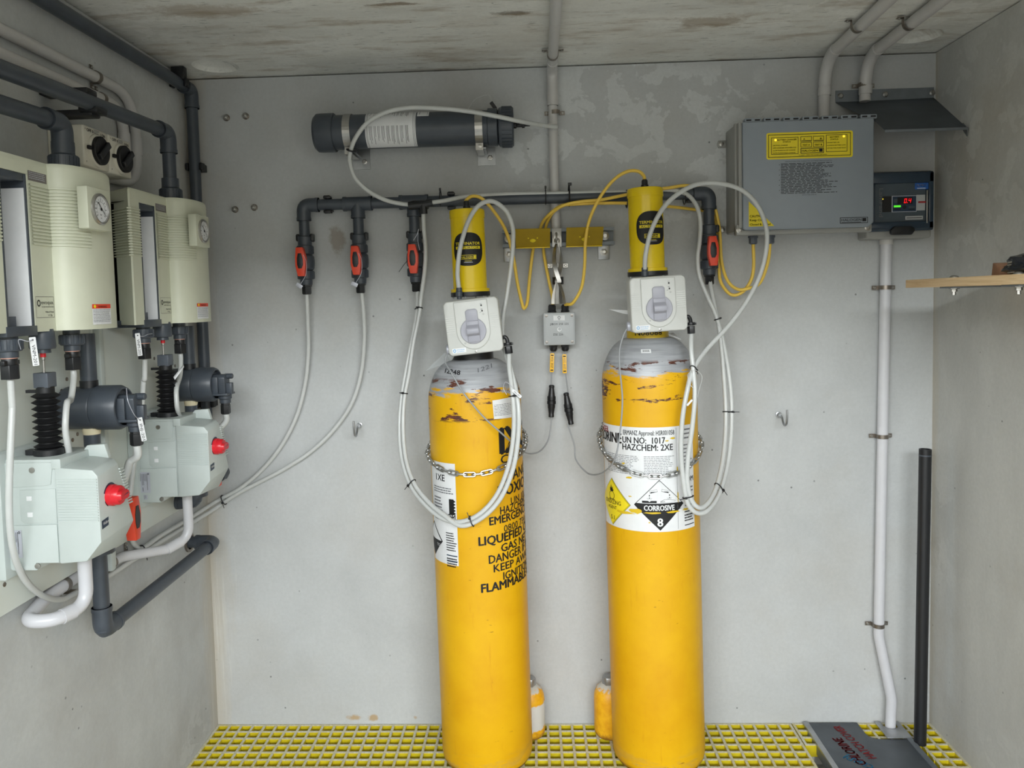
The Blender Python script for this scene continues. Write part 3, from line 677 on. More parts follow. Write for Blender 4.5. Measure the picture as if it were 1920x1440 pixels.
# two short spare bottles behind the tall cylinders
def small_bottle(label, x, y, r, h, dirt):
    t = thing('small_gas_bottle', label, 'gas bottle', (x, y, .001), 'short gas bottles by the wall')
    s = NT('small bottle paint'); sep = s.n('ShaderNodeSeparateXYZ'); s.l(s.mapping(), sep.inputs[0]); z = sep.outputs[2]; nz = s.noise(s.mapping((6, 6, 6)), 9, 5, .6)
    zz = s.math('ADD', z, s.math('MULTIPLY', s.math('SUBTRACT', nz, .5), .05))
    col = s.ramp(nz, (.3, lin((226, 158, 14))), (.7, lin((246, 190, 34))))
    col = s.mix(s.ramp(s.math('SUBTRACT', zz, h - .016), (.0, 0.0), (.006, 1.0)), col, lin((206, 204, 196)))
    if dirt: col = s.mix(s.math('MULTIPLY', s.ramp(s.math('SUBTRACT', zz, .03), (.0, 0.0), (.004, 1.0)), s.ramp(s.math('SUBTRACT', zz, .105), (.0, 1.0), (.004, 0.0))), col, lin((214, 214, 210)))
    col = s.mix(s.ramp(zz, (.004, .9), (.022, 0.0)), col, lin((150, 104, 40))); s.color(col); s.set(.45)
    MB().lathe([(0, .004), (r * .7, .004), (r * .85, 0), (r * .97, .008), (r, .018), (r, h - .045), (r * .96, h - .03), (r * .8, h - .013), (r * .5, h - .002), (r * .4, h), (0, h)], (0, 0, 0), UPZ, 32).build('body', s.m, t, local=True, smooth=50)
    MB().prism(ngon(r * .46, 6), FR((0, 0, 0), UPX, UPY), h - .004, h + .022).build('hex_cap', MT['zinc'], t, bevel=.002, local=True)
    return t
small_bottle('short orange and white bottle half hidden behind the stencilled gas cylinder', -.117, -.062, .047, .158, True)
small_bottle('short plain yellow bottle half hidden behind the hazard labelled gas cylinder', .130, -.062, .0475, .162, False)

# ================================================================== VACUUM REGULATORS ON THE CYLINDER VALVES
def regulator(label, c, tilt, flip):
    t = thing('vacuum_regulator', label, 'gas regulator', c, 'white regulators on the gas cylinders', rot=(0, tilt, 0))
    w_, h_, d_ = .150, .149, .072; f0 = FR((0, 0, 0), UPX, UPZ)
    mb = MB(); prof = [(1.0, -d_ / 2, .012), (1.0, d_ / 2 - .008, .013), (.985, d_ / 2 - .002, .013), (.955, d_ / 2, .012)]
    rings = []
    for k, hh, r in prof: rings.append([f0(u, v, hh) for u, v in rrect(w_ * k, h_ * k, r, 6)])
    mb.loft(rings); mb.build('housing', MT['white2'], t, local=True, smooth=40)
    sh = [(-.046, .070), (-.046, -.012)] + [(.046 * math.cos(a), -.012 + .050 * math.sin(a)) for a in [PI + PI * k / 16 for k in range(1, 16)]] + [(.046, -.012), (.046, .070)]
    MB().prism(sh, f0, d_ / 2 - .001, d_ / 2 + .005).build('raised_panel', MT['white2'], t, bevel=.003, seg=3, local=True)
    rb = MB()
    for s in (-1, 1):
        for k in range(8): rb.prism(rrect(.024, .0028, .0012, 2, (s * .060, .030 - k * .0058)), f0, d_ / 2 - .002, d_ / 2 + .0012)
    rb.build('side_ribs', MT['white2'], t, local=True)
    kd = MB().lathe([(.035, 0), (.035, .004), (.0335, .0055), (0, .0055)], f0(.0, -.012, d_ / 2 + .0045), -UPY, 40).build('dial', MT['knobwhite'], t, local=True)
    gp = MB(); prof = [(.024, .003), (.023, .004), (.021, .0048), (.0125, .0055), (.0085, .012), (.004, .0185), (-.002, .0205), (-.010, .019), (-.0145, .012), (-.0165, .0062), (-.030, .0055), (-.0355, .003), (-.0355, -.001), (.024, -.001)]
    wd = .0165; fs = FR(f0(0, -.012 + .004, d_ / 2 + .009), UPZ, -UPY)
    gp.prism(prof, fs, -wd, wd)
    gp.build('grip', MT['knobwhite'], kd, bevel=.0015, local=True)
    lv = MB(); lv.prism([(-.0165, .010), (-.0165, .042), (-.010, .047), (.012, .047), (.0165, .042), (.0165, .030), (.0165, .010)], f0, d_ / 2 + .005, d_ / 2 + .0105); lv.build('pointer', MT['knobwhite'], kd, bevel=.002, local=True)
    A = Art(FR(f0(0, 0, d_ / 2 + .0052), UPX, UPZ))
    A.rect(.027, .052, .031, .056, K, 1); A.line(.026, .0585, .031, .0585, .0008, MT['greyink'], 1); A.rect(.028, .037, .0315, .0415, K, 1); A.line(.026, .044, .031, .0445, .0008, K, 1); A.ring(.032, .030, .0016, .0021, MT['greyink'], 1); A.line(.0225, .034, .0262, .037, .0007, MT['greyink'], 1)
    A.ring(-.026, -.043, .0014, .0019, MT['greyink'], 1)
    A.build('dial_marks', t, local=True)
    A = Art(FR(f0(0, 0, d_ / 2), UPX, UPZ)); A.poly(rrect(.038, .013, .002, 3, (-.045, -.0605)), MT['paper'], 1); A.ring(-.058, -.0605, .0022, .0042, MT['paleblue'], 2, e=1.1); A.text('evoqua', -.0515, -.0600, .0062, MT['paleblue'], 2, w=.021); A.rect(-.0515, -.0645, -.032, -.0635, MT['paleblue'], 2); A.build('maker_sticker', t, local=True)
    MB().lathe([(.0036, 0), (.0036, .002), (0, .003)], f0(.0, -.0685, d_ / 2 - .0005), -UPY, 12).build('screw', MT['steel'], t, local=True)
    g = MB(); x = w_ / 2
    g.tube(cr([(x - .004, -.01, -.042), (x + .006, -.012, -.040), (x + .011, -.012, -.048), (x + .012, -.012, -.06)], 5), .0055, 10)
    g.cyl((x + .012, -.012, -.056), (x + .012, -.012, -.064), .0115, n=12); g.prism(ngon(.0105, 6, (x + .012, -.012)), FR((0, 0, 0), UPX, UPY), -.086, -.066); g.bx((x + .018, -.016, -.063), (x + .026, -.008, -.057)); g.build('outlet_gland', MT['black'], t, bevel=.0008, local=True)
    MB().lathe([(.013, 0), (.013, .008), (.010, .010), (0, .010)], (-x + .001, .004, -.056), (-1, 0, 0), 24).build('side_cap', MT['silver'], t, local=True)
    y = MB(); y.bx((-.034, .03, -.058), (.034, .068, .03)); y.bx((-.026, .06, -.05), (.026, .088, .02)); y.build('yoke', MT['black'], t, bevel=.004, local=True)
    return t
DREG = .274
rc1 = B(887, 612, .31); rc1.y = -DREG; rc2 = B(1235, 570, .31); rc2.y = -DREG
r1 = regulator('white square regulator with grey dial on the stencilled gas cylinder', rc1, math.radians(-5.6), 0)
r2 = regulator('white square regulator with grey dial on the hazard labelled gas cylinder', rc2, math.radians(-2.6), 0)

def loc2world(t, p): return M.Translation(t.location) @ t.rotation_euler.to_matrix().to_4x4() @ V(p)

# ================================================================== YELLOW VALVE ACTUATORS
def actuator(label, base, lean, u0):
    t = thing('valve_actuator', label, 'actuator', base, 'yellow actuators above the gas cylinders', rot=(0, lean, 0))
    MB().lathe([(.054, 0), (.0565, .001), (.0565, .013), (0, .013)], (0, 0, 0), UPZ, 48).build('black_base', MT['black'], t, local=True)
    mb = MB().lathe([(.0555, .0125), (.0555, .0215), (.0545, .0225), (.0485, .0225), (.0485, .224), (0, .224)], (0, 0, 0), UPZ, 64); mb.build('tube', MT['yellowtube'], t, local=True)
    MB().lathe([(.0502, .222), (.0502, .241), (.049, .245), (.046, .2465), (0, .2465)], (0, 0, 0), UPZ, 64).build('cap', MT['yellowtube'], t, local=True)
    MB().lathe([(.0105, .246), (.0105, .256), (.0085, .258), (.0085, .268), (.006, .272), (0, .272)], (.0, 0, 0), UPZ, 16).build('cable_gland', MT['black'], t, local=True)
    bm_ = MB()
    for a in range(6):
        q = a * PI / 3 + .3; bm_.cyl((.051 * math.cos(q), .051 * math.sin(q), -.004), (.051 * math.cos(q), .051 * math.sin(q), .001), .003, n=8)
    bm_.build('bolts', MT['zinc'], t, local=True)
    A = Art(CylFR((0, 0, 0), .0485), .004); cv = .132
    def se(a, b, n=2.6): return [(u0 + a * abs(math.cos(x)) ** (2 / n) * (1 if math.cos(x) >= 0 else -1), cv + b * abs(math.sin(x)) ** (2 / n) * (1 if math.sin(x) >= 0 else -1)) for x in [2 * PI * i / 40 for i in range(40)]]
    A.poly(se(.0455, .0465), K, 1)
    LM = MT['lemon']
    A.text('TERMINATOR', u0, cv + .012, .0115, LM, 3, al='c', bold=.012, w=.072)
    A.rect(u0 - .036, cv + .0005, u0 + .036, cv + .0085, LM, 2); A.text('ACTUATOR', u0, cv + .0016, .0082, K, 3, al='c', bold=.005, w=.064)
    A.frame(u0 - .023, cv - .028, u0 + .023, cv - .016, .0012, LM, 2); A.text('HALOGEN', u0 - .003, cv - .0255, .0088, LM, 3, al='c', bold=.008, w=.034); A.rect(u0 + .0155, cv - .0262, u0 + .021, cv - .0182, LM, 3)
    A.rect(u0 - .010, cv - .0335, u0 + .010, cv - .0323, LM, 2); A.rect(u0 - .012, cv - .037, u0 + .012, cv - .0358, MT['silver'], 2)
    A.build('oval_label', t, local=True); return t
a1b = B(882.5, 556, .178); a2b = B(1214.5, 518, .178)
a1 = actuator('yellow actuator tube with round black label, the lower one of the pair', a1b, -.0112 * 1.6, .0015)
a2 = actuator('yellow actuator tube with round black label, the higher one near the grey enclosure', a2b, -.0136 * 1.5, .0105)
# black base fittings where the vent tubes leave
def vent_fit(t, px, py): 
    p = B(px, py, .235); return p

# ================================================================== CHAINS
_lk = []
def chain(label, cx, cy, zL, zF, zR, zWL, zWR):
    R = CR + .0092; path = []
    path += [V((cx - R + .030, -.014, zWL)), V((cx - R + .004, -.085, (zWL + zL) / 2))]
    for i in range(0, 25):
        a = PI + PI * i / 24; q = i / 24
        z = zL * (1 - q) + zR * q; z -= (((zL + zR) / 2) - zF) * math.sin(PI * q) ** 1.3
        path.append(V((cx + R * math.cos(a), cy + R * math.sin(a), z)))
    path += [V((cx + R - .004, -.085, (zWR + zR) / 2)), V((cx + R - .030, -.014, zWR))]
    path = cr(path, 5)
    t = thing('chain', label, 'chain', path[0], 'galvanised chains round the tall cylinders')
    # resample
    pitch = .0236; acc = [0]
    for a, b in zip(path, path[1:]): acc.append(acc[-1] + (b - a).length)
    def at(s):
        for i in range(len(acc) - 1):
            if acc[i + 1] >= s: return path[i].lerp(path[i + 1], (s - acc[i]) / (acc[i + 1] - acc[i]))
        return path[-1]
    n = int(acc[-1] / pitch); pts = [at(acc[-1] * i / n) for i in range(n + 1)]
    for i in range(n):
        a, b = pts[i], pts[i + 1]; x = (b - a).normalized(); c = (a + b) / 2
        out = (c - V((cx, cy, c.z))).normalized(); out = (out - x * out.dot(x)).normalized(); up = out.cross(x)
        ang = .18 if i % 2 == 0 else PI / 2 + .12
        nrm = out * math.cos(ang) + up * math.sin(ang); wv = nrm.cross(x)
        m = M((x, wv, nrm)).transposed().to_4x4()
        if not _lk:
            hl, hw = .0112, .0056; p = [(hl - .001, hw, 0)]
            p += [(hl + hw * math.cos(k), hw * math.sin(k), 0) for k in [PI / 2 - PI * j / 6 for j in range(7)]]
            p += [(-hl + hw * math.cos(k), hw * math.sin(k), 0) for k in [-PI / 2 - PI * j / 6 for j in range(7)]]
            o = MB().tube(p[1:], .0024, 6, None, True).build('link', MT['chain'], t, local=True, smooth=60); _lk.append(o)
        else:
            o = _lk[0].copy(); COL.objects.link(o); o.parent = t
        m.translation = c - t.location; o.matrix_local = m
    for p in (path[0], path[-1]):
        mb = MB(); mb.torus(p, (0, 0, 1), .010, .0028, 16, 6); mb.cyl(p + V((0, .010, 0)), V((p.x, .004, p.z)), .004, n=8); mb.build('eye_bolt', MT['zinc'], t)
lz = .9
chain('galvanised chain looped round the stencilled gas cylinder', lx - .0101, -.178, .917, .879, .938, .955, .965)
chain('galvanised chain looped round the hazard labelled gas cylinder', rx_ - .0122, -.178, .924, .866, .938, .965, .975)

# ================================================================== PIPES AND CONDUITS
def saddle(t, p, axis, out, r, mat=MT['steelclip'], ear=.016, wd=.012):
    """half band over a pipe at p (pipe centre); out points away from the wall"""
    axis, out = V(axis).normalized(), V(out).normalized(); side = axis.cross(out); mb = MB(); R = r + .0008
    arc = [side * math.cos(a) * R + out * math.sin(a) * R for a in [PI * k / 12 for k in range(13)]]
    low = -out * (r - .0015); pts = [side * (R + ear) + low, side * R + low] + arc + [-side * R + low, -side * (R + ear) + low]
    inn = [q * 1.0 for q in pts]; th = .0016; vs = []; fs = []
    outl = []
    for i, q in enumerate(pts):
        if i < 2 or i > len(pts) - 3: outl.append(q + out * th if i in (0, len(pts) - 1) else q + out * th + (side * th if i == 1 else -side * th))
        else: outl.append(q * (1 + th / R))
    n = len(pts)
    for s in (-1, 1):
        for q in pts: vs.append(p + q + axis * s * wd / 2)
        for q in outl: vs.append(p + q + axis * s * wd / 2)
    for i in range(n - 1):
        a, b = i, i + 1
        fs += [(n + a, n + b, 3 * n + b, 3 * n + a), (a, b, n + b, n + a), (2 * n + a, 3 * n + a, 3 * n + b, 2 * n + b), (a, 2 * n + a, 2 * n + b, b)]
    fs += [(0, n, 3 * n, 2 * n), (n - 1, 3 * n - 1, 4 * n - 1, 2 * n - 1)]
    mb.add(vs, fs); o = mb.build('saddle_clip', mat, t)
    for s in (-1, 1): MB().lathe([(.0042, 0), (.0042, .0018), (.003, .003), (0, .003)], p + side * s * (R + ear * .6) + low + out * th, out, 10).build('screw', MT['steel'], o)
    return o
def pipe_run(name, label, cat, pts, r, mat, group=None, er=1.2, bend=1.5, socket=2.0, elmat=None):
    pts = [V(p) for p in pts]; t = thing(name, label, cat, pts[0], group)
    for i in range(len(pts) - 1):
        a, b = pts[i], pts[i + 1]; MB().cyl(a, b, r, n=24).build('pipe', mat, t, smooth=50)
    for a, p, b in zip(pts, pts[1:], pts[2:]): elbow(t, a, p, b, r, elmat or mat, er, bend, socket)
    return t
def elbow(t, a, p, b, r, mat, er=1.2, bend=1.5, socket=2.0, name='elbow'):
    u, w = (V(a) - p).normalized(), (V(b) - p).normalized(); R = r * er
    path = fillet([p + u * r * (bend + socket), V(p), p + w * r * (bend + socket)], r * bend, 8); mb = MB()
    mb.tube(path, R, 24)
    for d in (u, w): mb.cyl(p + d * r * (bend + socket - .55), p + d * r * (bend + socket), R * 1.06, n=24)
    return mb.build(name, mat, t, smooth=45)
def tee(t, p, ax, br, r, mat, er=1.2, ln=2.5):
    ax, br = V(ax).normalized(), V(br).normalized(); mb = MB(); R = r * er
    mb.cyl(p - ax * r * ln, p + ax * r * ln, R, n=24); mb.cyl(p, p + br * r * ln, R, n=24)
    for d in (ax, -ax, br): mb.cyl(p + d * r * (ln - .55), p + d * r * ln, R * 1.06, n=24)
    return mb.build('tee', mat, t, smooth=45)
def clip_block(t, p, ax, out, r, wall=.03):
    """black pipe clip: cradle behind the pipe with two jaws"""
    ax, out = V(ax).normalized(), V(out).normalized(); side = ax.cross(out); mb = MB(); R3 = M((ax, side, out)).transposed()
    mb.box(p - out * (r * .5 + wall / 2 - .002), (.022, r * 2.3, wall - r * .5), None, R3)
    for s in (-1, 1):
        mb.box(p + side * s * (r + .0045) - out * r * .2, (.022, .008, r * 1.5), None, R3); mb.box(p + side * s * (r + .0065) + out * r * .3, (.018, .008, .006), None, R3)
    return mb.build('pipe_clip', MT['black'], t, bevel=.0015)
def fitting(t, name, O, ax, prof, mat, n=24): return MB().lathe(prof, O, ax, n).build(name, mat, t, smooth=40)

# centre conduit: along the ceiling, down the wall behind the manifold
cx_ = B(1043, 360, .022).x; rC = .0138
ctop = F(1043, 0, HC - .02); ce = V((-.006, -.03, HC - .022)); bot = B(1046, 522, .022)
t = thing('conduit_pipe', 'light grey conduit down the wall centre, from the ceiling to above the junction box', 'conduit', (cx_, -.02, 1.5), 'round conduits')
dirc = (ctop - V((-.008, -.1, HC - .02))).normalized()
far = V((-.008, -.1, HC - .02)) + dirc * 1.6; top = V((-.0075, -.05, HC - .02))
path = fillet([far, V((-.007, -.022, HC - .02)), V((cx_ * 1.0 - .006, -.022, HC - .3)), bot], .045, 8)
MB().tube(path, rC, 20).build('pipe', MT['conduit'], t, smooth=60)
MB().tube(fillet([V((-.0078, -.105, HC - .02)), V((-.007, -.022, HC - .02)), V((-.007, -.022, HC - .125))], .045, 8), rC * 1.13, 20).build('bend', MT['conduit'], t, smooth=60)
MB().cyl(V((-.007, -.022, HC - .085)), V((-.007, -.022, HC - .125)), rC * 1.2, n=20).build('coupling', MT['conduit'], t)
saddle(t, V((-.0095, -.17, HC - .02)), dirc, (0, 0, -1), rC); saddle(t, B(1040, 211, .022), UPZ, -UPY, rC); saddle(t, B(1046, 498, .022), UPZ, -UPY, rC, MT['steel'])
MB().cyl(bot + V((0, 0, .004)), bot - V((0, 0, .018)), .017, n=12).build('end_bush', MT['black'], t)
# two conduits from the ceiling at the right
rR = .0158
def ceil_conduit(label, p0, p1, wallx, zend, open_end, sad):
    d = (p0 - p1); d.z = 0; d.normalize(); zc = HC - .02; p1 = V((p1.x, p1.y, zc)); far = p1 + d * 1.9; far.z = zc
    k = V((wallx, -.026, zc)); t = thing('conduit_pipe', label, 'conduit', (wallx, -.026, zend), 'round conduits')
    e = V((wallx - .002, -.026, zend)); pth = fillet([far, k, e], .105, 12, .75)
    MB().tube(pth, rR, 20).build('pipe', MT['conduit'], t, smooth=60)
    MB().tube([q for q in pth if -.135 < q.y and q.z > zc - .085], rR * 1.12, 20).build('bend', MT['conduit'], t, smooth=60)
    MB().cyl(k + V((0, 0, -.080)), k + V((-.0005, 0, -.104)), rR * 1.18, n=20).build('coupling', MT['conduit'], t)
    q = far.lerp(p1, 0); s = p1 + d * sad; saddle(t, V((s.x, s.y, zc)), d, (0, 0, -1), rR)
    return t
z_ = HC - .02
ceil_conduit('light grey conduit bending down into the top of the big grey enclosure', F(1660, 0, z_), F(1562, 92, z_), B(1546, 190, .026).x, 1.862, 0, .19)
tt = ceil_conduit('light grey conduit with open lower end in front of the metal rain hood', F(1762, 0, z_), F(1645, 90, z_), B(1623, 160, .026).x, B(1621, 190, .026).z, 1, .20)
saddle(tt, B(1622, 159, .026), UPZ, -UPY, rR)
# conduit from the display down to the floor plate
rD = .0155
pA = B(1662, 446, .022); p1 = B(1647, 1172, .022); p2 = B(1647.5, 1192, .022); p4 = B(1672, 1310, .030); pE = F(1664, 1362, .004)
pE = V((.996, -.034, -.02)); p4 = V((B(1672, 1310, .034).x, -.034, B(1672, 1310, .034).z))
t = thing('conduit_pipe', 'light conduit from the display unit down to the slotted floor plate', 'conduit', tuple(pE), 'round conduits')
MB().tube(fillet([pA, B(1655, 800, .022), p2, p4, pE], .10, 8), rD, 20).build('pipe', MT['wconduit'], t, smooth=60)
MB().cyl(pA + V((0, 0, .0)), pA - V((0, 0, .02)), .019, n=20).build('coupling', MT['conduit'], t)
for py in (539, 818, 1172):
    px = 1662 + (1647 - 1662) * (py - 450) / 720; saddle(t, B(px, py, .022), UPZ, -UPY, rD, ear=.018)

# ---- manifold along the back wall with four drops
MP = .0168; MD = .046; mz = B(568, 385, MD).z; mxl = B(569, 388, MD).x; mxr = B(1329, 364, MD).x
t = thing('pvc_manifold', 'dark grey pvc manifold pipe along the back wall feeding four red handled valves', 'pipe', (mxl, -MD, mz))
man = t
MB().cyl((mxl, -MD, mz), (mxr, -MD, mz), MP, n=24).build('pipe', MT['pvc'], t, smooth=50)
drops = [(mxl, 1.540), (B(672, 420, MD).x, 1.540), (B(777, 420, MD).x, 1.540), (mxr, 1.540)]
for i, (x, zv) in enumerate(drops):
    MB().cyl((x, -MD, mz), (x, -MD, zv - .01), MP * .95, n=24).build('drop_pipe', MT['pvc'], t, smooth=50)
    if i == 0: elbow(t, V((x + 1, -MD, mz)), V((x, -MD, mz)), V((x, -MD, 0)), MP, MT['pvc'], 1.25, 1.2, 1.6)
    elif i == 3: elbow(t, V((x - 1, -MD, mz)), V((x, -MD, mz)), V((x, -MD, 0)), MP, MT['pvc'], 1.25, 1.2, 1.6)
    else: tee(t, V((x, -MD, mz)), UPX, -UPZ, MP, MT['pvc'], 1.25, 2.6)
    clip_block(t, V((x + .002, -MD, mz - .098 if i < 3 else mz - .105)), UPZ, -UPY, MP)
for px in (614, 846, 1295): clip_block(t, V((B(px, 380, MD).x, -MD, mz)), UPX, -UPY, MP)

# ---- ball valves with red handles
def ball_valve(label, x, z, wire):
    t = thing('ball_valve', label, 'valve', (x, -MD, z), 'red handled ball valves under the manifold')
    b = MB(); zz = 0
    b.lathe([(.018, .02), (.021, .018), (.021, -.008), (.0245, -.010), (.0245, -.034), (.020, -.036), (.026, -.042), (.0275, -.055), (.0275, -.066), (.026, -.078), (.020, -.084), (.0245, -.086), (.0245, -.110), (.019, -.112), (.018, -.128), (0, -.128)], (0, 0, 0), UPZ, 28)
    b.cyl((0, 0, -.060), (0, -.038, -.060), .012, n=16); b.build('valve_body', MT['pvc'], t, local=True)
    rg = MB()
    for z0, z1 in ((-.012, -.033), (-.088, -.109)):
        for k in range(18):
            a = 2 * PI * k / 18; rg.box((.0246 * math.cos(a), .0246 * math.sin(a), (z0 + z1) / 2), (.003, .003, z1 - z0), None, M.Rotation(a, 3, 'Z'))
    rg.build('nut_ridges', MT['pvc'], t, local=True)
    f0 = FR((0, 0, 0), UPX, UPZ)
    hp = [(-.0125, .043), (.008, .043), (.0155, .012), (.0150, -.012), (.011, -.043), (-.009, -.043), (-.0155, -.012), (-.0155, .012)]
    hp = [(u, v - .060) for u, v in hp]
    h = MB().prism(hp, f0, .036, .058)
    h = h.build('handle', MT['orange'], t, bevel=.002, local=True)
    ip = [(-.006, .025), (.004, .025), (.0085, .008), (.0085, -.010), (.004, -.020), (-.006, -.020), (-.0095, -.008), (-.0095, .010)]
    MB().prism([(u, v - .060) for u, v in ip], f0, .057, .0592).build('grip_inset', MT['black'], h, bevel=.0006, local=True)
    MB().lathe([(.017, -.126), (.017, -.133), (.014, -.134), (.014, -.154), (.0118, -.157), (0, -.157)], (0, 0, 0), UPZ, 6).build('tube_gland', MT['black'], t, local=True)
    if wire:
        MB().tube(cr([(.010, -.058, -.040), (.019, -.060, -.062), (.016, -.058, -.098), (-.002, -.058, -.128)], 6), .0007, 5).build('tag_wire', MT['silver'], t, local=True)
        R3 = M.Rotation(math.radians(35 if wire == 1 else 25), 3, 'Y'); MB().box((-.006, -.056, -.131), (.020, .0012, .011), None, R3).build('tag_plate', MT['silver'], t, bevel=.0003, local=True)
    return t
valve_l = ['red handled ball valve at the manifold elbow end with a white tag', 'red handled ball valve on the drop next to the elbow end with a tag', 'red handled ball valve beside the lower yellow actuator with loose tie ends', 'red handled ball valve under the manifold end next to the grey enclosure']
for i, (x, zv) in enumerate(drops):
    bv = ball_valve(valve_l[i], x, zv, (1, 2, 0, 0)[i])
    if i == 3:
        bv.rotation_euler = (0, 0, .0)
    if i == 2:
        tp = MB(); tp.tube(cr([(.004, -.058, -.006), (.016, -.064, .010), (.022, -.066, .026)], 5), .0011, 5); tp.tube(cr([(.020, -.066, .020), (.018, -.062, -.01), (.022, -.060, -.035)], 5), .0007, 5); tp.build('tie_end', MT['silver'], bv, local=True)
        MB().tube(cr([(-.014, -.05, -.062), (-.026, -.056, -.076), (-.042, -.06, -.098)], 4), .0009, 5).build('cable_tie', MT['black'], bv, local=True)

# ================================================================== BLACK CANISTER ON TWO CLAMPS
cz, cd, cr_ = 1.858, .088, .050
x0, x1 = B(592, 250, cd).x, B(963, 237, cd).x
t = thing('absorber_canister', 'dark grey canister with white instruction label clamped high on the back wall', 'canister', (x0, -cd, cz))
xc = B(628, 250, cd).x; xk = B(917, 240, cd).x; xn0, xn1 = B(938, 238, cd).x, B(963, 237, cd).x
O = V((0, -cd, cz))
MB().lathe([(cr_, 0), (cr_, xk - xc + .03)], (xc - .02, -cd, cz), UPX, 48).build('barrel', MT['pvc'], t)
MB().lathe([(0, 0), (.048, 0), (.0555, .008), (.0565, .02), (.0565, xc - x0), (.0545, xc - x0 + .002), (cr_, xc - x0 + .002)], (x0, -cd, cz), UPX, 48).build('end_cap', MT['pvc'], t)
MB().lathe([(cr_, 0), (.0545, .002), (.0545, .028), (.052, .030), (0, .030)], (xk - .004, -cd, cz), UPX, 48).build('collar', MT['pvc'], t)
MB().lathe([(.049, -.006), (.055, -.003), (.0575, .003), (.0575, xn1 - xn0 - .004), (.054, xn1 - xn0), (0, xn1 - xn0)], (xn0, -cd, cz), UPX, 48).build('union_nut', MT['pvc'], t)
rg = MB()
for k in range(30):
    a = 2 * PI * k / 30; rg.box((xn0 + (xn1 - xn0) / 2, -cd + .0575 * math.cos(a), cz + .0575 * math.sin(a)), (xn1 - xn0 - .010, .004, .0055), None, M.Rotation(a, 3, 'X'))
rg.build('nut_ridges', MT['pvc'], t)
MB().lathe([(.009, 0), (.009, .010), (.006, .012), (.006, .026), (.0085, .027), (.0085, .034), (.004, .036), (.004, .05), (0, .05)], (xn1 - .002, -cd, cz + .004), UPX, 12).build('nozzle', MT['black'], t)
for px in (655, 899):
    xx = B(px, 245, cd).x; mb = MB(); R = cr_ + .0012; wd = .022
    arc = [(R * math.cos(a), R * math.sin(a)) for a in [math.radians(75 + k * 10) for k in range(0, 22)]]
    fr = FR((xx, -cd, cz), UPY, UPZ)       # u: y, v: z, n: x
    for s in range(len(arc) - 1): mb.prism([arc[s], (arc[s][0] * 1.03, arc[s][1] * 1.03), (arc[s + 1][0] * 1.03, arc[s + 1][1] * 1.03), arc[s + 1]], fr, -wd / 2, wd / 2)
    cb = mb.build('clamp_band', MT['steel'], t); MB().bx((xx - wd / 2, -.04, cz + cr_ - .002), (xx + wd / 2, -.002, cz + cr_ + .008)).build('clamp_tail', MT['steel'], cb)
    mb = MB(); mb.prism([(-cd - .022, cz - cr_ + .012), (-cd - .022, cz - cr_ - .018), (-.02, cz - cr_ - .018), (-.02, cz - cr_ - .015), (-cd - .019, cz - cr_ - .015), (-cd - .019, cz - cr_ + .012)], FR((0, 0, 0), UPY, UPZ), xx - wd / 2, xx + wd / 2); mb.build('clamp_lug', MT['steel'], cb)
    mb = MB(); mb.bx((xx - .012, -.004, cz - .095), (xx + .042, -.0005, cz - .035)); mb.bx((xx - .012, -cd - .012, cz - .062), (xx + .018, -.004, cz - .059)); mb.build('clamp_bracket', MT['zinc'], t)
    MB().lathe([(.0085, 0), (.0085, .006), (.005, .007), (.005, .011), (0, .011)], (xx + .026, -.004, cz - .073), -UPY, 6).build('anchor_bolt', MT['steel'], t)
    MB().lathe([(.007, 0), (.007, .006), (0, .007)], (xx + .003, -cd - .020, cz - cr_ - .006), -UPY, 6).build('clamp_bolt', MT['steel'], t)
class HCylFR:                              # round a horizontal cylinder: u along x, v = arc length upward from the front
    def __init__(s, O, r): s.O = V(O); s.r = r
    def __call__(s, u, v, h=0):
        a = v / s.r; r = s.r + h + .0004; return s.O + V((u, -math.cos(a) * r, math.sin(a) * r))
A = Art(HCylFR((0, -cd, cz), cr_)); xa, xb = B(684, 240, cd + .05).x, B(779, 240, cd + .05).x
def hrect(u0, v0, u1, v1, m, h):
    n = max(1, math.ceil(abs(v1 - v0) / .006))
    for i in range(n): A.rect(u0, v0 + (v1 - v0) * i / n, u1, v0 + (v1 - v0) * (i + 1) / n, m, h)
hrect(xa, -.068, xb, .075, MT['paper'], 1)
for xx in (xa + .003, xa + .006, xb - .008, xb - .004): hrect(xx, -.068, xx + .0008, .075, K, 2)
rr = random.Random(3)
for col, (v1, v0) in enumerate(((.070, .030), (.004, -.055))):
    xx = xa + .012
    while xx < xb - .016:
        g = rr.choice((2, 3, 3))
        for k in range(g):
            ln = (v1 - v0) * rr.uniform(.45, .98); hrect(xx, v1 - ln, xx + .0012, v1, MT['greyink'] if xx < xb - .03 else K, 2); xx += .0034
        xx += .0042
hrect(xb + .004, .032, xb + .038, .070, MT['paper'], 1); hrect(xb + .010, .04, xb + .0115, .06, MT['greyink'], 2); hrect(xb + .033, .034, xb + .034, .068, MT['greyink'], 2)
A.build('instruction_label', t)
MB().tube(cr([B(876, 207, .06), B(892, 186, .06), B(915, 178, .06), B(923, 190, .07)], 6), .0012, 5).build('label_wire', MT['tube'], t)
mb = MB(); p = B(925, 198, .075); mb.box(p, (.010, .006, .024), None, M.Rotation(math.radians(-35), 3, 'Y')); mb.build('tie_head', MT['black'], t)

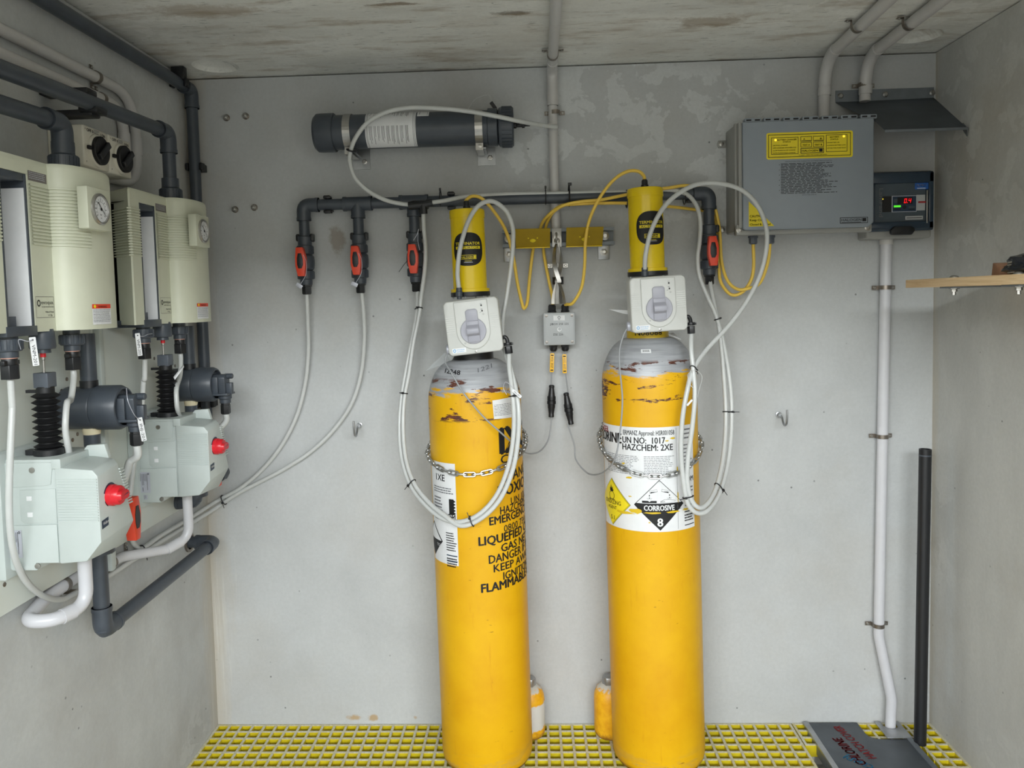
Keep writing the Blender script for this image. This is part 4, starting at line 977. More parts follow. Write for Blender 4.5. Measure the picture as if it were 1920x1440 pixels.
# ================================================================== BIG GREY ENCLOSURE
hx0, hx1, hz0, hz1, hd = .512, .893, 1.521, 1.840, .138
t = thing('control_enclosure', 'big grey enclosure with yellow battery status panel on the back wall', 'control box', (hx0, 0, hz0))
MB().bx((hx0, -.100, hz0 + .012), (hx1 - .004, -.0005, hz1)).build('base', MT['boxgrey'], t, bevel=.004)
mb = MB(); mb.bx((hx0 - .002, -.112, hz0 + .002), (hx1, -.099, hz1 + .002)); mb.build('rim', MT['boxgrey'], t, bevel=.003)
mb = MB(); fl = FR((0, 0, 0), UPX, UPZ)
mb.prism([(hx0 + .014, hz1), (hx0 + .014, hz0 + .018), (hx0 + .022, hz0 + .013), (hx1 - .012, hz0 + .013), (hx1 - .006, hz0 + .020), (hx1 + .001, hz0 + .026), (hx1 + .001, hz1)], fl, .111, hd); mb.build('lid', MT['lidgrey'], t, bevel=.004, seg=3)
mb = MB(); mb.prism([(hx0 - .002, hz0), (hx1, hz0), (hx1, hz0 + .024), (hx1 - .010, hz0 + .0135), (hx0 + .018, hz0 + .0135), (hx0 + .004, hz0 + .03), (hx0 - .002, hz0 + .03)], fl, .100, .128); mb.build('bottom_lip', MT['boxgrey'], t, bevel=.003)
MB().bx((hx0 + .004, -.132, hz0 + .02), (hx0 + .0138, -.108, hz1)).build('side_lip', MT['boxgrey'], t, bevel=.002)
for xx, zz in ((hx0 + .006, hz0 + .014), (hx1 - .012, hz0 + .012)):
    fitting(t, 'lid_screw', V((xx, -.126, zz)), -UPY, [(.009, 0), (.009, .003), (.0055, .004), (.0045, .0025), (0, .0025)], MT['steel'], 16)
for k in range(7):
    xx = hx0 + .022 + k * .054; mb = MB(); mb.bx((xx, -.132, hz1 - .001), (xx + .046, -.106, hz1 + .011)); hg = mb.build('hinge', MT['lidgrey'], t, bevel=.002)
    mb = MB()
    for s in (.004, .028): mb.bx((xx + s, -.1332, hz1 + .003), (xx + s + .014, -.1318, hz1 + .007))
    mb.build('hinge_slot', MT['ink'], hg)
for px, py in ((1352, 271), (1354, 431)):
    p = B(px, py, 0); mb = MB(); mb.prism([(p.x - .013, p.z), (p.x - .009, p.z + .011), (hx0 + .004, p.z + .011), (hx0 + .004, p.z - .011), (p.x - .009, p.z - .011)], fl, .0005, .004); mb.build('mounting_lug', MT['boxgrey'], t, bevel=.001)
    fitting(t, 'lug_screw', V((p.x, -.004, p.z)), -UPY, [(.0075, 0), (.0075, .003), (.004, .0045), (0, .0045)], MT['steel'], 12)
for px in (1412, 1444):
    p = B(px, 450, .06); fitting(t, 'cable_gland', V((p.x, -.06, hz0 + .002)), -UPZ, [(.015, 0), (.015, .006), (.0125, .007), (.0125, .022), (.009, .025), (0, .025)], MT['pvc2'], 8)
A = Art(FR((0, -hd, 0), UPX, UPZ))
def hp(px, py): p = B(px, py, hd); return p.x, p.z
(u0, v1), (u1, v0) = hp(1437, 252), hp(1599, 293)
u0, u1 = hp(1437, 275)[0], hp(1599, 268)[0]; v1, v0 = hp(1518, 247)[1], hp(1518, 297)[1]; w_, h_ = u1 - u0, v1 - v0
A.poly(rrect(w_, h_, .006, 4, ((u0 + u1) / 2, (v0 + v1) / 2)), MT['lemon'], 1)
def N(a, b): return u0 + w_ * a, v0 + h_ * b
def NF(a0, b0, a1, b1, tk=.0013): A.frame(*N(a0, b0), *N(a1, b1), tk, K, 2)
NF(.02, .07, .975, .93, .0016); NF(.055, .18, .37, .82); NF(.69, .22, .935, .86); NF(.395, .64, .525, .83); NF(.54, .64, .665, .83); NF(.395, .42, .525, .61); NF(.54, .42, .665, .61)
def NT_(st, a, b, sz, w, al='l', bd=.01): A.text(st, *N(a, b), h_ * sz, K, 3, al=al, bold=bd, w=w_ * w)
NT_('BATTERY CHARGER', .125, .70, .075, .225); NT_('STATUS', .19, .62, .07, .09)
for i, s in enumerate(('ON=FULL CHARGE', 'OFF=CHARGER OFF/OVERLOAD', 'SLOW FLASH=SLOW CHARGE', 'RAPID FLASH=HIGH CHARGE')): NT_(s, .075, .50 - i * .095, .055, (.17, .27, .26, .26)[i])
NT_('BATTERY', .735, .745, .072, .105); NT_('STATUS', .74, .66, .07, .09)
for i, s in enumerate(('ON=BATTERY OK', 'FLASHING=BATTERY LOW', 'OFF=BATTERY/FUSE FAULT')): NT_(s, .70, .55 - i * .105, .05, (.145, .215, .22)[i])
NT_('A', .425, .70, .09, .022); NT_('B', .62, .70, .09, .022); A.rect(*N(.41, .665), *N(.515, .68), K, 2); A.rect(*N(.555, .665), *N(.655, .68), K, 2)
NT_('TEST A', .46, .475, .085, .085, 'c', .02); NT_('TEST B', .60, .475, .085, .085, 'c', .02)
NF(.395, .19, .665, .39, .0018); NT_('HALOGEN', .41, .255, .10, .185, 'l', .015); A.rect(*N(.61, .235), *N(.65, .355), K, 3); NT_('TO RESET - PRESS TEST A FOR 5 SECONDS', .37, .115, .05, .33)
for a_, b_ in ((.105, .725), (.895, .79)): A.disc(*N(a_, b_), .0032, MT['led_yellow'], 4, 14)
A.build('status_panel', t)
A = Art(FR((0, -hd, 0), UPX, UPZ)); ux0, ux1 = hp(1464, 330)[0], hp(1571, 330)[0]; vt_, vb_ = hp(1515, 300)[1], hp(1515, 366)[1]
A.text('INSTRUCTIONS FOR CHARGE TEST BATTERIES AND ACTUATOR', (ux0 + ux1) / 2 - .002, vt_ - .004, .0035, K, 1, al='c', w=.13)
A.para(ux0, vt_ - .008, ux1, vb_ + .004, 23, K, 1, t=.42, ragged=.3); 
for k in range(6): A.rect(ux0 - .005, vt_ - .012 - k * .0145, ux0 - .0035, vt_ - .010 - k * .0145, K, 1)
A.text('REPLACE PANEL AFTER USE', (ux0 + ux1) / 2, vb_, .0032, K, 1, al='c', w=.04)
A.build('printed_notice', t); A = Art(FR((0, -hd, 0), UPX, UPZ)); uh, vh = hp(1601, 413); A.frame(uh - .039, vh - .0085, uh + .039, vh + .0085, .0016, K, 1); A.text('HALOGEN', uh - .035, vh - .002, .0098, K, 1, bold=.012, w=.056); A.rect(uh + .0235, vh - .0035, uh + .0345, vh + .0055, K, 1); A.rect(uh - .035, vh - .0062, uh + .02, vh - .0048, K, 1)
A.build('maker_badge', t)
A = Art(FR((0, -hd, 0), UPX, UPZ)); ua, va = hp(1404, 425); A.poly([(ua, va), (ua + .072, va), (ua, va + .072)], MT['lemon'], 1)
A.text('CAUTION', ua + .003, va + .026, .0095, K, 2, bold=.012, w=.039); A.text('Keep Cover', ua + .003, va + .015, .009, K, 2, bold=.01, w=.046); A.text('Closed & Sealed', ua + .003, va + .003, .0082, K, 2, bold=.01, w=.058); A.build('caution_sticker', t)

# ================================================================== DISPLAY UNIT UNDER THE RAIN HOOD
dx0, dx1, dz0, dz1, dd = .884, 1.085, 1.508, 1.694, .098
t = thing('display_unit', 'small dark display unit with red digits beside the big grey enclosure', 'display', (dx0, 0, dz0))
MB().bx((dx0 + .020, -.066, dz0 - .004), (dx1 + .006, -.0005, dz1 + .006)).build('base', MT['boxgrey'], t, bevel=.006, seg=3)
MB().bx((dx0, -dd + .008, dz0 + .016), (dx1, -.064, dz1)).build('cover', MT['display'], t, bevel=.005, seg=3)
fr_ = MB()
for a, b in (((dx0 + .004, dz0 + .020), (dx0 + .022, dz1 - .004)), ((dx1 - .018, dz0 + .020), (dx1 - .004, dz1 - .004)), ((dx0 + .004, dz1 - .034), (dx1 - .004, dz1 - .004)), ((dx0 + .004, dz0 + .020), (dx1 - .004, dz0 + .042))): fr_.bx((a[0], -dd, a[1]), (b[0], -dd + .010, b[1]))
fr_.build('cover_frame', MT['display'], t, bevel=.003)
f0 = FR((0, -dd + .008, 0), UPX, UPZ)
def dp(px, py): p = B(px, py, dd); return p.x, p.z
MB().bx((dp(1645, 0)[0], -dd + .007, dp(0 + 1690, 418)[1]), (dp(1741, 0)[0], -dd + .0085, dp(1690, 343)[1])).build('control_panel', MT['displayin'], t)
A = Art(FR((0, -dd + .0068, 0), UPX, UPZ)); A2 = A
def R_(px0, py0, px1, py1, m, h): a_, b_ = dp(px0, py0), dp(px1, py1); A.rect(a_[0], b_[1], b_[0], a_[1], m, h)
R_(1717, 343, 1743, 354, MT['blue'], 5); A.text('FILTEC', *[dp(1720, 349.5)[i] for i in (0, 1)], .0085, MT['paper'], 6, bold=.006, w=.026); R_(1721, 352.2, 1737, 352.9, MT['paper'], 6)
R_(1673.5, 367, 1720, 396.5, MT['silver'], 5); R_(1675, 368.2, 1719, 395.5, MT['navy'], 6); R_(1684, 370, 1712, 382, MT['ink'], 7); R_(1677, 373, 1684, 380, MT['displayin'], 7); R_(1656, 368, 1673, 397, MT['ink'], 5); R_(1720, 365, 1736, 394, MT['jbox'], 5); R_(1723, 377, 1737, 380, MT['redink'], 6); R_(1699, 405, 1732, 411, MT['jbox'], 5); R_(1701, 407.3, 1730, 408.7, MT['greyink'], 6)
R_(1677, 385, 1690, 388, MT['led_green'], 8); A.disc(*dp(1656.5, 373), .0016, MT['led_yellow'], 8, 10); A.disc(*dp(1697, 388), .0055, MT['ink'], 8, 16); R_(1705, 386, 1717, 390, MT['displayin'], 7); R_(1705, 391.5, 1716, 392.6, MT['ink'], 7); R_(1677, 391.5, 1690, 392.6, MT['ink'], 7)
def seg7(px, py, w, h, segs):
    u, v = dp(px, py); k = w * .22; sl = .15
    S = {'a': (0, h, w, h - k), 'g': (0, h / 2 + k / 2, w, h / 2 - k / 2), 'd': (0, k, w, 0), 'f': (0, h, k, h / 2), 'e': (0, h / 2, k, 0), 'b': (w - k, h, w, h / 2), 'c': (w - k, h / 2, w, 0)}
    for s in segs:
        a_, b_, c_, d_ = S[s]; A.poly([(u + a_ + d_ * sl, v + d_), (u + c_ + d_ * sl, v + d_), (u + c_ + b_ * sl, v + b_), (u + a_ + b_ * sl, v + b_)], MT['led_red'], 9)
seg7(1696, 380.5, .0068, .0125, 'abcdef'); seg7(1704, 380, .0068, .0125, 'fgbc'); A.disc(*dp(1702.6, 379.8), .0011, MT['led_red'], 9, 8)
A.text('LamFand', *dp(1650, 353), .017, MT['greyink'], 5, rot=-PI / 2, w=.082)
A.text('CHLORINE ALARM UNIT', *dp(1663, 334), .006, K, 5, w=.073)
A.build('panel_print', t)
lat = MB(); (ua, va), (ub, vb) = dp(1668, 441), dp(1714, 424)
lat.prism([(ua, va + .004), (ua + .004, va), (ub - .010, va - .001), (ub, va + .012), (ub - .004, vb - .004), (ub - .014, vb), (ua + .010, vb), (ua, vb - .010)], f0, .004, .018); lat.build('latch', MT['black'], t, bevel=.003, seg=3)
MB().bx((dp(1741, 0)[0], -dd - .001, dp(1741, 418)[1]), (dp(1743.5, 0)[0], -dd + .003, dp(1741, 356)[1])).build('hinge_strip', MT['steel'], t, bevel=.0006)

# ================================================================== METAL RAIN HOOD
t = thing('rain_hood', 'dusty sloping sheet metal hood over the display unit', 'hood', (.836, 0, 1.94))
hz = 1.952; hl, hr = .838, XR - .006
mb = MB(); mb.bx((hl, -.0022, hz - .034), (hr, -.0004, hz)); mb.build('wall_flange', MT['zincdark'], t)
ze, de = 1.792, .185
mb = MB(); v_ = [(hl, -.001, hz - .034), (hr, -.001, hz - .030), (hr, -de, ze), (.902, -de, ze + .002), (.901, -.13, ze + .0393), (.882, -.10, ze + .0597)]
th = V((0, -.001, -.0018)); mb.add([V(p) for p in v_] + [V(p) + th for p in v_], [tuple(range(6)), tuple(range(11, 5, -1))] + [(i, 6 + i, 6 + (i + 1) % 6, (i + 1) % 6) for i in range(6)]); mb.build('sloping_sheet', MT['hood'], t)
mb = MB(); mb.bx((.902, -de - .0016, ze - .004), (hr, -de, ze + .003)); mb.build('front_edge', MT['zincdark'], t)
mb = MB(); mb.prism([(-de, ze), (-de + .022, ze + .020), (-de + .020, ze - .002), (-de, ze - .022)], FR((0, 0, 0), UPY, UPZ), hr - .002, hr); mb.build('corner_tab', MT['zincdark'], t)
for px in (1576, 1660, 1748):
    p = B(px, 180 if px < 1600 else (172 if px < 1700 else 168), .002); fitting(t, 'screw', V((p.x, -.002, hz - .016)), -UPY, [(.0085, 0), (.0085, .002), (.005, .005), (0, .005)], MT['steel'], 12)

# ================================================================== JUNCTION BOX AND CABLE CONNECTORS
jx0, jx1, jz0, jz1, jd = -.0495, .0455, 1.212, 1.309, .058
t = thing('junction_box', 'grey junction box with printed lid between the two gas cylinders', 'junction box', (0, 0, jz0))
MB().bx((jx0, -jd + .016, jz0), (jx1, -.0005, jz1)).build('base', MT['jbox'], t, bevel=.005, seg=3)
MB().bx((jx0 - .001, -jd, jz0 - .001), (jx1 + .001, -jd + .0165, jz1 + .001)).build('lid', MT['jbox'], t, bevel=.004, seg=3)
MB().prism([(q[0] + (jx0 + jx1) / 2, q[1] + (jz0 + jz1) / 2) for q in rrect(.086, .088, .005, 4)], FR((0, -jd, 0), UPX, UPZ), -.001, .0012).build('lid_panel', MT['jbox'], t, bevel=.0006)
for sx in (jx0 + .009, jx1 - .009):
    for sz in (jz0 + .009, jz1 - .009): fitting(t, 'lid_screw', V((sx, -jd - .0008, sz)), -UPY, [(.0042, 0), (.0042, .001), (.0022, .0012), (.0018, .0002), (0, .0002)], MT['steelclip'], 12)
A = Art(FR((0, -jd - .0012, 0), UPX, UPZ)); mx = (jx0 + jx1) / 2
A.rect(mx - .017, jz1 - .023, mx + .017, jz1 - .008, MT['paper'], 1); A.ring(mx, jz1 - .014, .0028, .0042, K, 2); A.rect(mx - .003, jz1 - .0215, mx + .003, jz1 - .0205, K, 2)
A.text('J/BOX ZSE 225', mx, jz1 - .0365, .0085, K, 1, al='c', w=.056); A.text('ZSE 226', mx - .004, jz0 + .029, .0085, K, 1, al='c', w=.030); A.disc(mx, jz0 + .047, .0065, MT['paper'], 1, 20); A.disc(mx + .001, jz0 + .048, .0045, MT['jbox'], 2, 16); A.build('printed_lettering', t)
for sx in (-.020, .020):
    fitting(t, 'top_gland', V((mx + sx, -.03, jz1)), UPZ, [(.013, -.002), (.013, .006), (.0115, .007), (.0115, .020), (.009, .025), (0, .025)], MT['black'], 8)
    fitting(t, 'bottom_gland', V((mx + sx * .9, -.03, jz0)), -UPZ, [(.013, -.002), (.013, .006), (.0115, .007), (.0115, .016), (.008, .021), (0, .021)], MT['black'], 8)
jc = [mx - .018, mx + .018]
conn = [(B(1034, 752, .034), B(1033, 700, .034)), (B(1066, 766, .034), B(1060, 706, .034))]
for i in (0, 1):
    lab = ('yellow cable marker tag under the left gland of the junction box', 'yellow cable marker tag under the right gland of the junction box')[i]
    c = B(1035, 680, .036) if i == 0 else B(1058.5, 682, .036); ang = math.radians(3 if i == 0 else 0)
    t = thing('marker_tag', lab, 'tag', c, 'yellow cable marker tags', rot=(0, ang, 0))
    MB().prism(rrect(.0125, .058, .002, 3), FR((0, 0, 0), UPX, UPZ), -.001, .0015).build('plate', MT['yellowtag'], t, bevel=.0004, local=True)
    A = Art(FR((0, -.0016, 0), UPX, UPZ)); A.text('ZSE 22' + '65'[i], .003, -.016, .0085, MT['ink'] if i == 0 else MT['brownplate'], 1, rot=PI / 2, w=.034); A.rect(-.004, .021, .004, .0245, K, 1); A.rect(-.004, -.0245, .004, -.021, K, 1); A.build('lettering', t, local=True)
    a, b = V((jc[i], -.03, jz0 - .018)), conn[i][0] + V((0, 0, .046))
    tc = thing('inline_connector', ('black inline cable connector hanging below the left marker tag', 'black inline cable connector hanging below the right marker tag')[i], 'cable connector', conn[i][0], 'black inline cable connectors', rot=(0, math.radians((2, -8)[i]), 0))
    MB().lathe([(.005, .050), (.0085, .048), (.0085, .042), (.0075, .041), (.0105, .018), (.0115, .014), (.0115, .003), (.0105, .002), (.0125, .001), (.0125, -.009), (.0105, -.010), (.0115, -.011), (.0115, -.020), (.0105, -.022), (.008, -.040), (.0085, -.041), (.0085, -.049), (.005, -.050)], (0, 0, 0), UPZ, 20).build('housing', MT['black'], tc, local=True)
    rg = MB()
    for k in range(12): q_ = 2 * PI * k / 12; rg.box((.0118 * math.cos(q_), .0118 * math.sin(q_), .0085), (.002, .0022, .012), None, M.Rotation(q_, 3, 'Z')); rg.box((.0125 * math.cos(q_), .0125 * math.sin(q_), -.004), (.002, .0022, .009), None, M.Rotation(q_, 3, 'Z'))
    rg.build('grip_ridges', MT['black'], tc, local=True)
    tag(MB().tube(cr([a, c + V((0, .006, .0)), b], 8), .0022, 8).build('signal_cable', MT['greycable']), ('short grey cable from the left bottom gland to its connector', 'short grey cable from the right bottom gland to its connector')[i], 'cable', 'thin grey signal cables')
RUNS = []
def pix(p): q = RC.transposed() @ (V(p) - CAMP); return PCX + FPX * q.x / q.y, PCY - FPX * q.z / q.y
def cable(name, label, cat, pts, r, mat, group=None, n=7, sides=10):
    c = cr(pts, n); RUNS.append((c, r)); return tag(MB().tube(c, r, sides).build(name, mat, smooth=80), label, cat, group)
cL = loc2world(r1, (-.088, .004, -.056)); cR2 = loc2world(r2, (-.088, .004, -.056))
bL = loc2world(r1, (-.078, .004, -.056))
cable('signal_cable', 'thin grey cable from the stencilled cylinder regulator across to its connector', 'cable',
      [conn[0][0] - V((0, 0, .046)), B(1029, 822, .05), B(1012, 846, .10), B(990, 850, .16), B(968, 836, .27), B(940, 812, .325), B(905, 780, .335), B(870, 738, .332), B(847, 700, .315), B(835, 678, .285), bL], .0023, MT['greycable'], 'thin grey signal cables')
bR = loc2world(r2, (-.078, .004, -.056))
cable('signal_cable', 'thin grey cable from the hazard labelled cylinder regulator round to its connector', 'cable',
      [conn[1][0] - V((.004, 0, .046)), B(1077, 835, .06), B(1080, 862, .08), B(1103, 888, .14), B(1130, 886, .24), B(1152, 862, .325), B(1162, 815, .337), B(1167, 750, .334), B(1162, 690, .305), B(1162, 655, .29), B(1170, 626, .28), bR], .0023, MT['greycable'], 'thin grey signal cables')

# ================================================================== STRUT BRACKET WITH YELLOW PLATES
sz0, sz1 = 1.510, 1.563
t = thing('strut_bracket', 'galvanised strut rail with two yellow plates bolted across the back wall', 'bracket', (0, 0, sz0))
sx0, sx1 = B(942, 440, .04).x, B(1152, 445, .04).x
mb = MB(); prof = [(-.006, sz0), (-.041, sz0), (-.041, sz0 + .010), (-.036, sz0 + .010), (-.036, sz0 + .003), (-.009, sz0 + .003), (-.009, sz1 - .003), (-.036, sz1 - .003), (-.036, sz1 - .010), (-.041, sz1 - .010), (-.041, sz1), (-.006, sz1)]
mb.prism(prof, FR((0, 0, 0), UPY, UPZ), sx0, sx1); mb.build('strut_channel', MT['zincdark'], t)
for px in (955, 1132):
    p = B(px, 468, .006); mb = MB(); mb.bx((p.x - .017, -.007, sz0 - .042), (p.x + .017, -.001, sz1)); mb.build('wall_tab', MT['zinc'], t, bevel=.001)
    fitting(t, 'anchor_nut', V((p.x, -.007, sz0 - .020)), -UPY, [(.012, 0), (.012, .002), (.009, .0025), (.009, .008), (.005, .009), (.005, .014), (0, .014)], MT['steel'], 6)
for px, a_, b_ in ((1000, 967, 1031), (1095, 1061, 1129)):
    za = B(px, (434, 430)[px > 1050], .05); xa, xb = B(a_, 448, .05).x, B(b_, 445, .05).x; top = sz1 - .001
    n1, n2 = V((0, -.62, -.78)), None
    # plate leans outward at its top; three holes cut through, each filled by a disc
    fr = FR((0, -.050, sz0 - .002), UPX, V((0, -.72, .69))); H = .072; ua, ub = xa, xb; uc = (xa + xb) / 2; bmx = bmesh.new()
    def lp(pts): vs = [bmx.verts.new(fr(u, v, 0)) for u, v in pts]; return [bmx.edges.new((vs[i], vs[(i + 1) % len(vs)])) for i in range(len(vs))]
    es = lp([(ua, 0), (ub, 0), (ub, H), (ua, H)]) + lp([(uc + .009 * math.cos(x), H * .36 + .0065 * math.sin(x)) for x in [2 * PI * i / 20 for i in range(20)]])
    for s in (-1, 1): es += lp([(uc + s * .0135 + .0024 * math.cos(x), H * .50 + .002 * math.sin(x)) for x in [2 * PI * i / 10 for i in range(10)]])
    bmesh.ops.triangle_fill(bmx, edges=es, use_beauty=True); ex = bmesh.ops.extrude_face_region(bmx, geom=bmx.faces[:]); 
    for e_ in ex['geom']:
        if isinstance(e_, bmesh.types.BMVert): e_.co -= fr.N * .002
    bmesh.ops.recalc_face_normals(bmx, faces=bmx.faces); me = bpy.data.meshes.new('yellow_plate'); bmx.to_mesh(me); bmx.free(); me.materials.append(MT['olive'])
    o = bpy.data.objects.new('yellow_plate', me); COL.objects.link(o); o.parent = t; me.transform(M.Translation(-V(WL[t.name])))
    MB().bx((ua, -.052, sz0 - .005), (ub, -.042, sz0 - .002)).build('plate_lip', MT['yellowtube'], t, bevel=.0006)
    for du, rp in ((-.0135, .0028), (0, .0088), (.0135, .0028)): MB().lathe([(rp, 0), (rp * .8, .0012), (0, .0014)], fr(uc + du, H * (.36 if du == 0 else .50), -.001), fr.N, 20).build('plug_or_lit_disc', MT['lemon'], t)  # bright lemon discs paint in the lit yellow seen through the holes
    MB().bx((ua + .002, -.0435, sz0 + .0), (ub - .002, -.0415, sz1 - .004)).build('plate_back', MT['yellowplate'], t)
for px, py in ((954, 447), (1134, 441)):
    p = B(px, py, .042); fitting(t, 'strut_bolt', V((p.x, -.041, (sz0 + sz1) / 2)), -UPY, [(.013, 0), (.013, .002), (.009, .003), (.009, .008), (.0055, .009), (.0055, .013), (0, .013)], MT['steel'], 12)
xm = B(1043, 445, .045).x
MB().bx((xm - .013, -.046, sz0 - .003), (xm + .016, -.041, sz1)).build('square_washer', MT['steel'], t, bevel=.0008)
MB().torus((xm, -.054, sz0 + .022), (1, 0, 0), .016, .0028, 20, 8).build('eye_ring', MT['steel'], t)
MB().lathe([(.010, 0), (.010, .003), (.006, .004), (0, .004)], (xm, -.046, sz0 + .028), -UPY, 16).build('ring_nut', MT['steel'], t)

# twisted steel clips hung on the eye
t = thing('twisted_hanger', 'bright twisted steel hooks hanging from the strut rail eye', 'hook', (xm, -.07, sz0))
z0_, z1_ = B(1043, 452, .07).z, B(1045, 530, .07).z
def strip(fn, w, th, n, m, name):
    mb = MB(); rings = []
    for i in range(n + 1):
        c, side, nrm = fn(i / n); rings.append([c + side * w / 2 + nrm * th / 2, c - side * w / 2 + nrm * th / 2, c - side * w / 2 - nrm * th / 2, c + side * w / 2 - nrm * th / 2])
    mb.loft(rings); return mb.build(name, m, t, smooth=60)
for s in (0, 1):
    def fn(q, s=s):
        sg = 1 if s else -1; w = math.sin(PI * min(1, q * 1.02)); ang = .35 * sg + .75 * sg * (1 - 2 * q) + (.5 if s else -.2)
        c = V((xm + .002 + sg * .0135 * math.sin(PI * min(1, q * 1.05)) * (1 - .3 * q) - sg * .003 * q, -.068 - sg * .006 * math.cos(PI * q), z0_ + (z1_ - z0_) * q))
        return c, V((math.cos(ang), math.sin(ang), 0)), V((-math.sin(ang), math.cos(ang), 0))
    strip(fn, .0125, .0024, 40, MT['steel'], 'twisted_strip')
for k, (dx, dy) in enumerate(((-.013, -.066), (-.004, -.078), (.006, -.070), (.0135, -.079))):
    zt, zb = z1_ + .008, B(1045, 571, .07).z + .002
    def fn(q, dx=dx, dy=dy):
        c = V((xm + .002 + dx * math.sin(q * PI * .5) * 1.25, -.070 + (dy + .07) * math.sin(q * PI * .5), zt + (zb - zt) * q)); w = .4 + dx * 30
        return c, V((math.cos(w), math.sin(w), 0)), V((-math.sin(w), math.cos(w), 0))
    strip(fn, .010, .0022, 16, MT['steel'], 'hook_blade')
MB().torus((xm + .001, -.068, z0_ + .001), (0, 1, 0), .0072, .0022, 16, 6).build('hanging_ring', MT['steel'], t)

# yellow cables
yc = 'yellow actuator cables'
top1, top2 = loc2world(a1, (0, 0, .268)), loc2world(a2, (0, 0, .268))
cable('yellow_cable', 'yellow cable from the lower actuator looping down and up behind the strut rail', 'cable',
      [top1, B(874, 376, .17), B(885, 368, .16), B(903, 372, .15), B(925, 395, .13), B(948, 432, .10), B(962, 480, .085), B(970, 530, .075), B(979, 570, .065), B(983, 578, .06), B(989, 565, .05), B(993, 520, .03), B(1000, 465, .017), B(1006, 448, .006), B(1012, 433, .014), B(1018, 416, .03), B(1032, 400, .05), B(1052, 386, .062), B(1075, 383, .068), B(1120, 381, .070), B(1175, 381, .072), B(1230, 385, .075), B(1296, 392, .02), B(1334, 400, .02), B(1345, 430, .02), B(1348, 500, .02), B(1352, 530, .03), B(1370, 552, .045), B(1390, 549, .055), B(1407, 528, .06), B(1413, 500, .06), V((B(1412, 450, .06).x, -.06, hz0 - .015))], .0049, MT['yellowcable'], yc)
cable('yellow_cable', 'yellow cable from the higher actuator hanging past the strut rail to the junction box', 'cable',
      [top2, B(1207, 330, .17), B(1196, 321, .165), B(1175, 322, .155), B(1150, 338, .135), B(1125, 370, .115), B(1106, 410, .10), B(1098, 450, .095), B(1096, 500, .085), B(1090, 540, .07), B(1074, 568, .055), B(1062, 571, .04), B(1057, 576, .03)], .0049, MT['yellowcable'], yc)
cable('yellow_cable', 'yellow cable rising from the junction box behind the strut rail to the grey enclosure', 'cable',
      [B(1036, 576, .03), B(1036, 558, .035), B(1030, 530, .025), B(1022, 490, .015), B(1019, 462, .006), B(1022, 432, .008), B(1028, 412, .025), B(1040, 395, .056), B(1060, 384, .072), B(1090, 378, .078), B(1130, 374, .082), B(1200, 360, .075), B(1255, 352, .068), B(1285, 348, .06), B(1312, 353, .045), B(1330, 368, .022), B(1340, 388, .031), B(1349, 430, .031), B(1353, 490, .031), B(1364, 526, .047), B(1382, 542, .062), B(1402, 541, .071), B(1425, 530, .062), B(1440, 490, .06), V((B(1444, 450, .06).x, -.06, hz0 - .015))], .0049, MT['yellowcable'], yc)

# ================================================================== WHITE TUBES
TR = .0064; TG = 'milky white tubes'
TIES = []
def tie(label, c, ax, r, tail=True): TIES.append((label, V(c), V(ax), r))
def make_ties():                                     # strap every tie round the tubes that really run through its place
    for label, c, ax, r in TIES:
        px, py = pix(c); near = []
        for run, rr_ in RUNS:
            if rr_ < .006: continue
            best = min(range(1, len(run) - 1), key=lambda i: (run[i] - c).length + .002 * math.hypot(pix(run[i])[0] - px, pix(run[i])[1] - py))
            if (run[best] - c).length < .030: near.append((run[best], (run[best + 1] - run[best - 1]).normalized()))
        if near:
            a = near[0][1]; pts = [p - a * (p - near[0][0]).dot(a) for p, _ in near]; cc = sum(pts, V()) / len(pts); hd = max((p - cc).length for p in pts)
            u = max(pts, key=lambda p: (p - cc).length) - cc; u = u.normalized() if hd > 1e-4 else basis(a)[0]; w_ = a.cross(u)
        else: cc, a, hd = c, ax.normalized(), r - .0085; u, w_, a = basis(a)
        ra, rb = hd + .0085, .0085
        if 'thick' in label: ra += .003; rb += .003
        mb = MB(); mb.tube([cc + u * ra * math.cos(2 * PI * k / 24) + w_ * rb * math.sin(2 * PI * k / 24) for k in range(24)], .0026 if 'thick' in label else .0017, 6, None, True)
        fr = CAMP - cc; e = w_ if w_.dot(fr) > 0 else -w_
        R3 = M((u, e, a)).transposed(); mb.box(cc + e * (rb + .0012) + u * ra * .5, (.006, .005, .0055), None, R3); mb.tube([cc + e * (rb + .002) + u * ra * .5, cc + e * (rb + .003) + u * (ra + .010)], .0011, 5)
        tag(mb.build('cable_tie', MT['black']), label, 'cable tie')
E_ = lambda *a: B(*a)
# canister line with the black push fitting at the manifold
cable('vent_tube', 'white tube arching over the black canister and down to the black tee fitting', 'tube',
      [B(1043, 238, .052), B(1025, 236, .075), B(1000, 232, .11), B(968, 226, .150), B(930, 218, .165), B(880, 209, .165), B(820, 203, .163), B(765, 202, .163), B(722, 211, .162), B(688, 231, .160), B(666, 260, .155), B(657, 285, .148), B(656, 305, .135), B(665, 332, .115), B(688, 356, .10), B(720, 374, .088), B(752, 382, .084), B(775, 384, .083)], TR, MT['tube'], TG, 8)
tie('thick black cable tie holding the white tube to the canister clamp', B(658, 283, .15), UPZ, .0105)
ft = thing('tee_fitting', 'black plastic push tee joining white tubes in front of the manifold', 'fitting', B(785, 384, .085))
p = B(785, 385, .084); mb = MB(); mb.cyl(B(771, 386, .084), B(801, 383, .084), .0115, n=14); mb.build('body', MT['black'], ft)
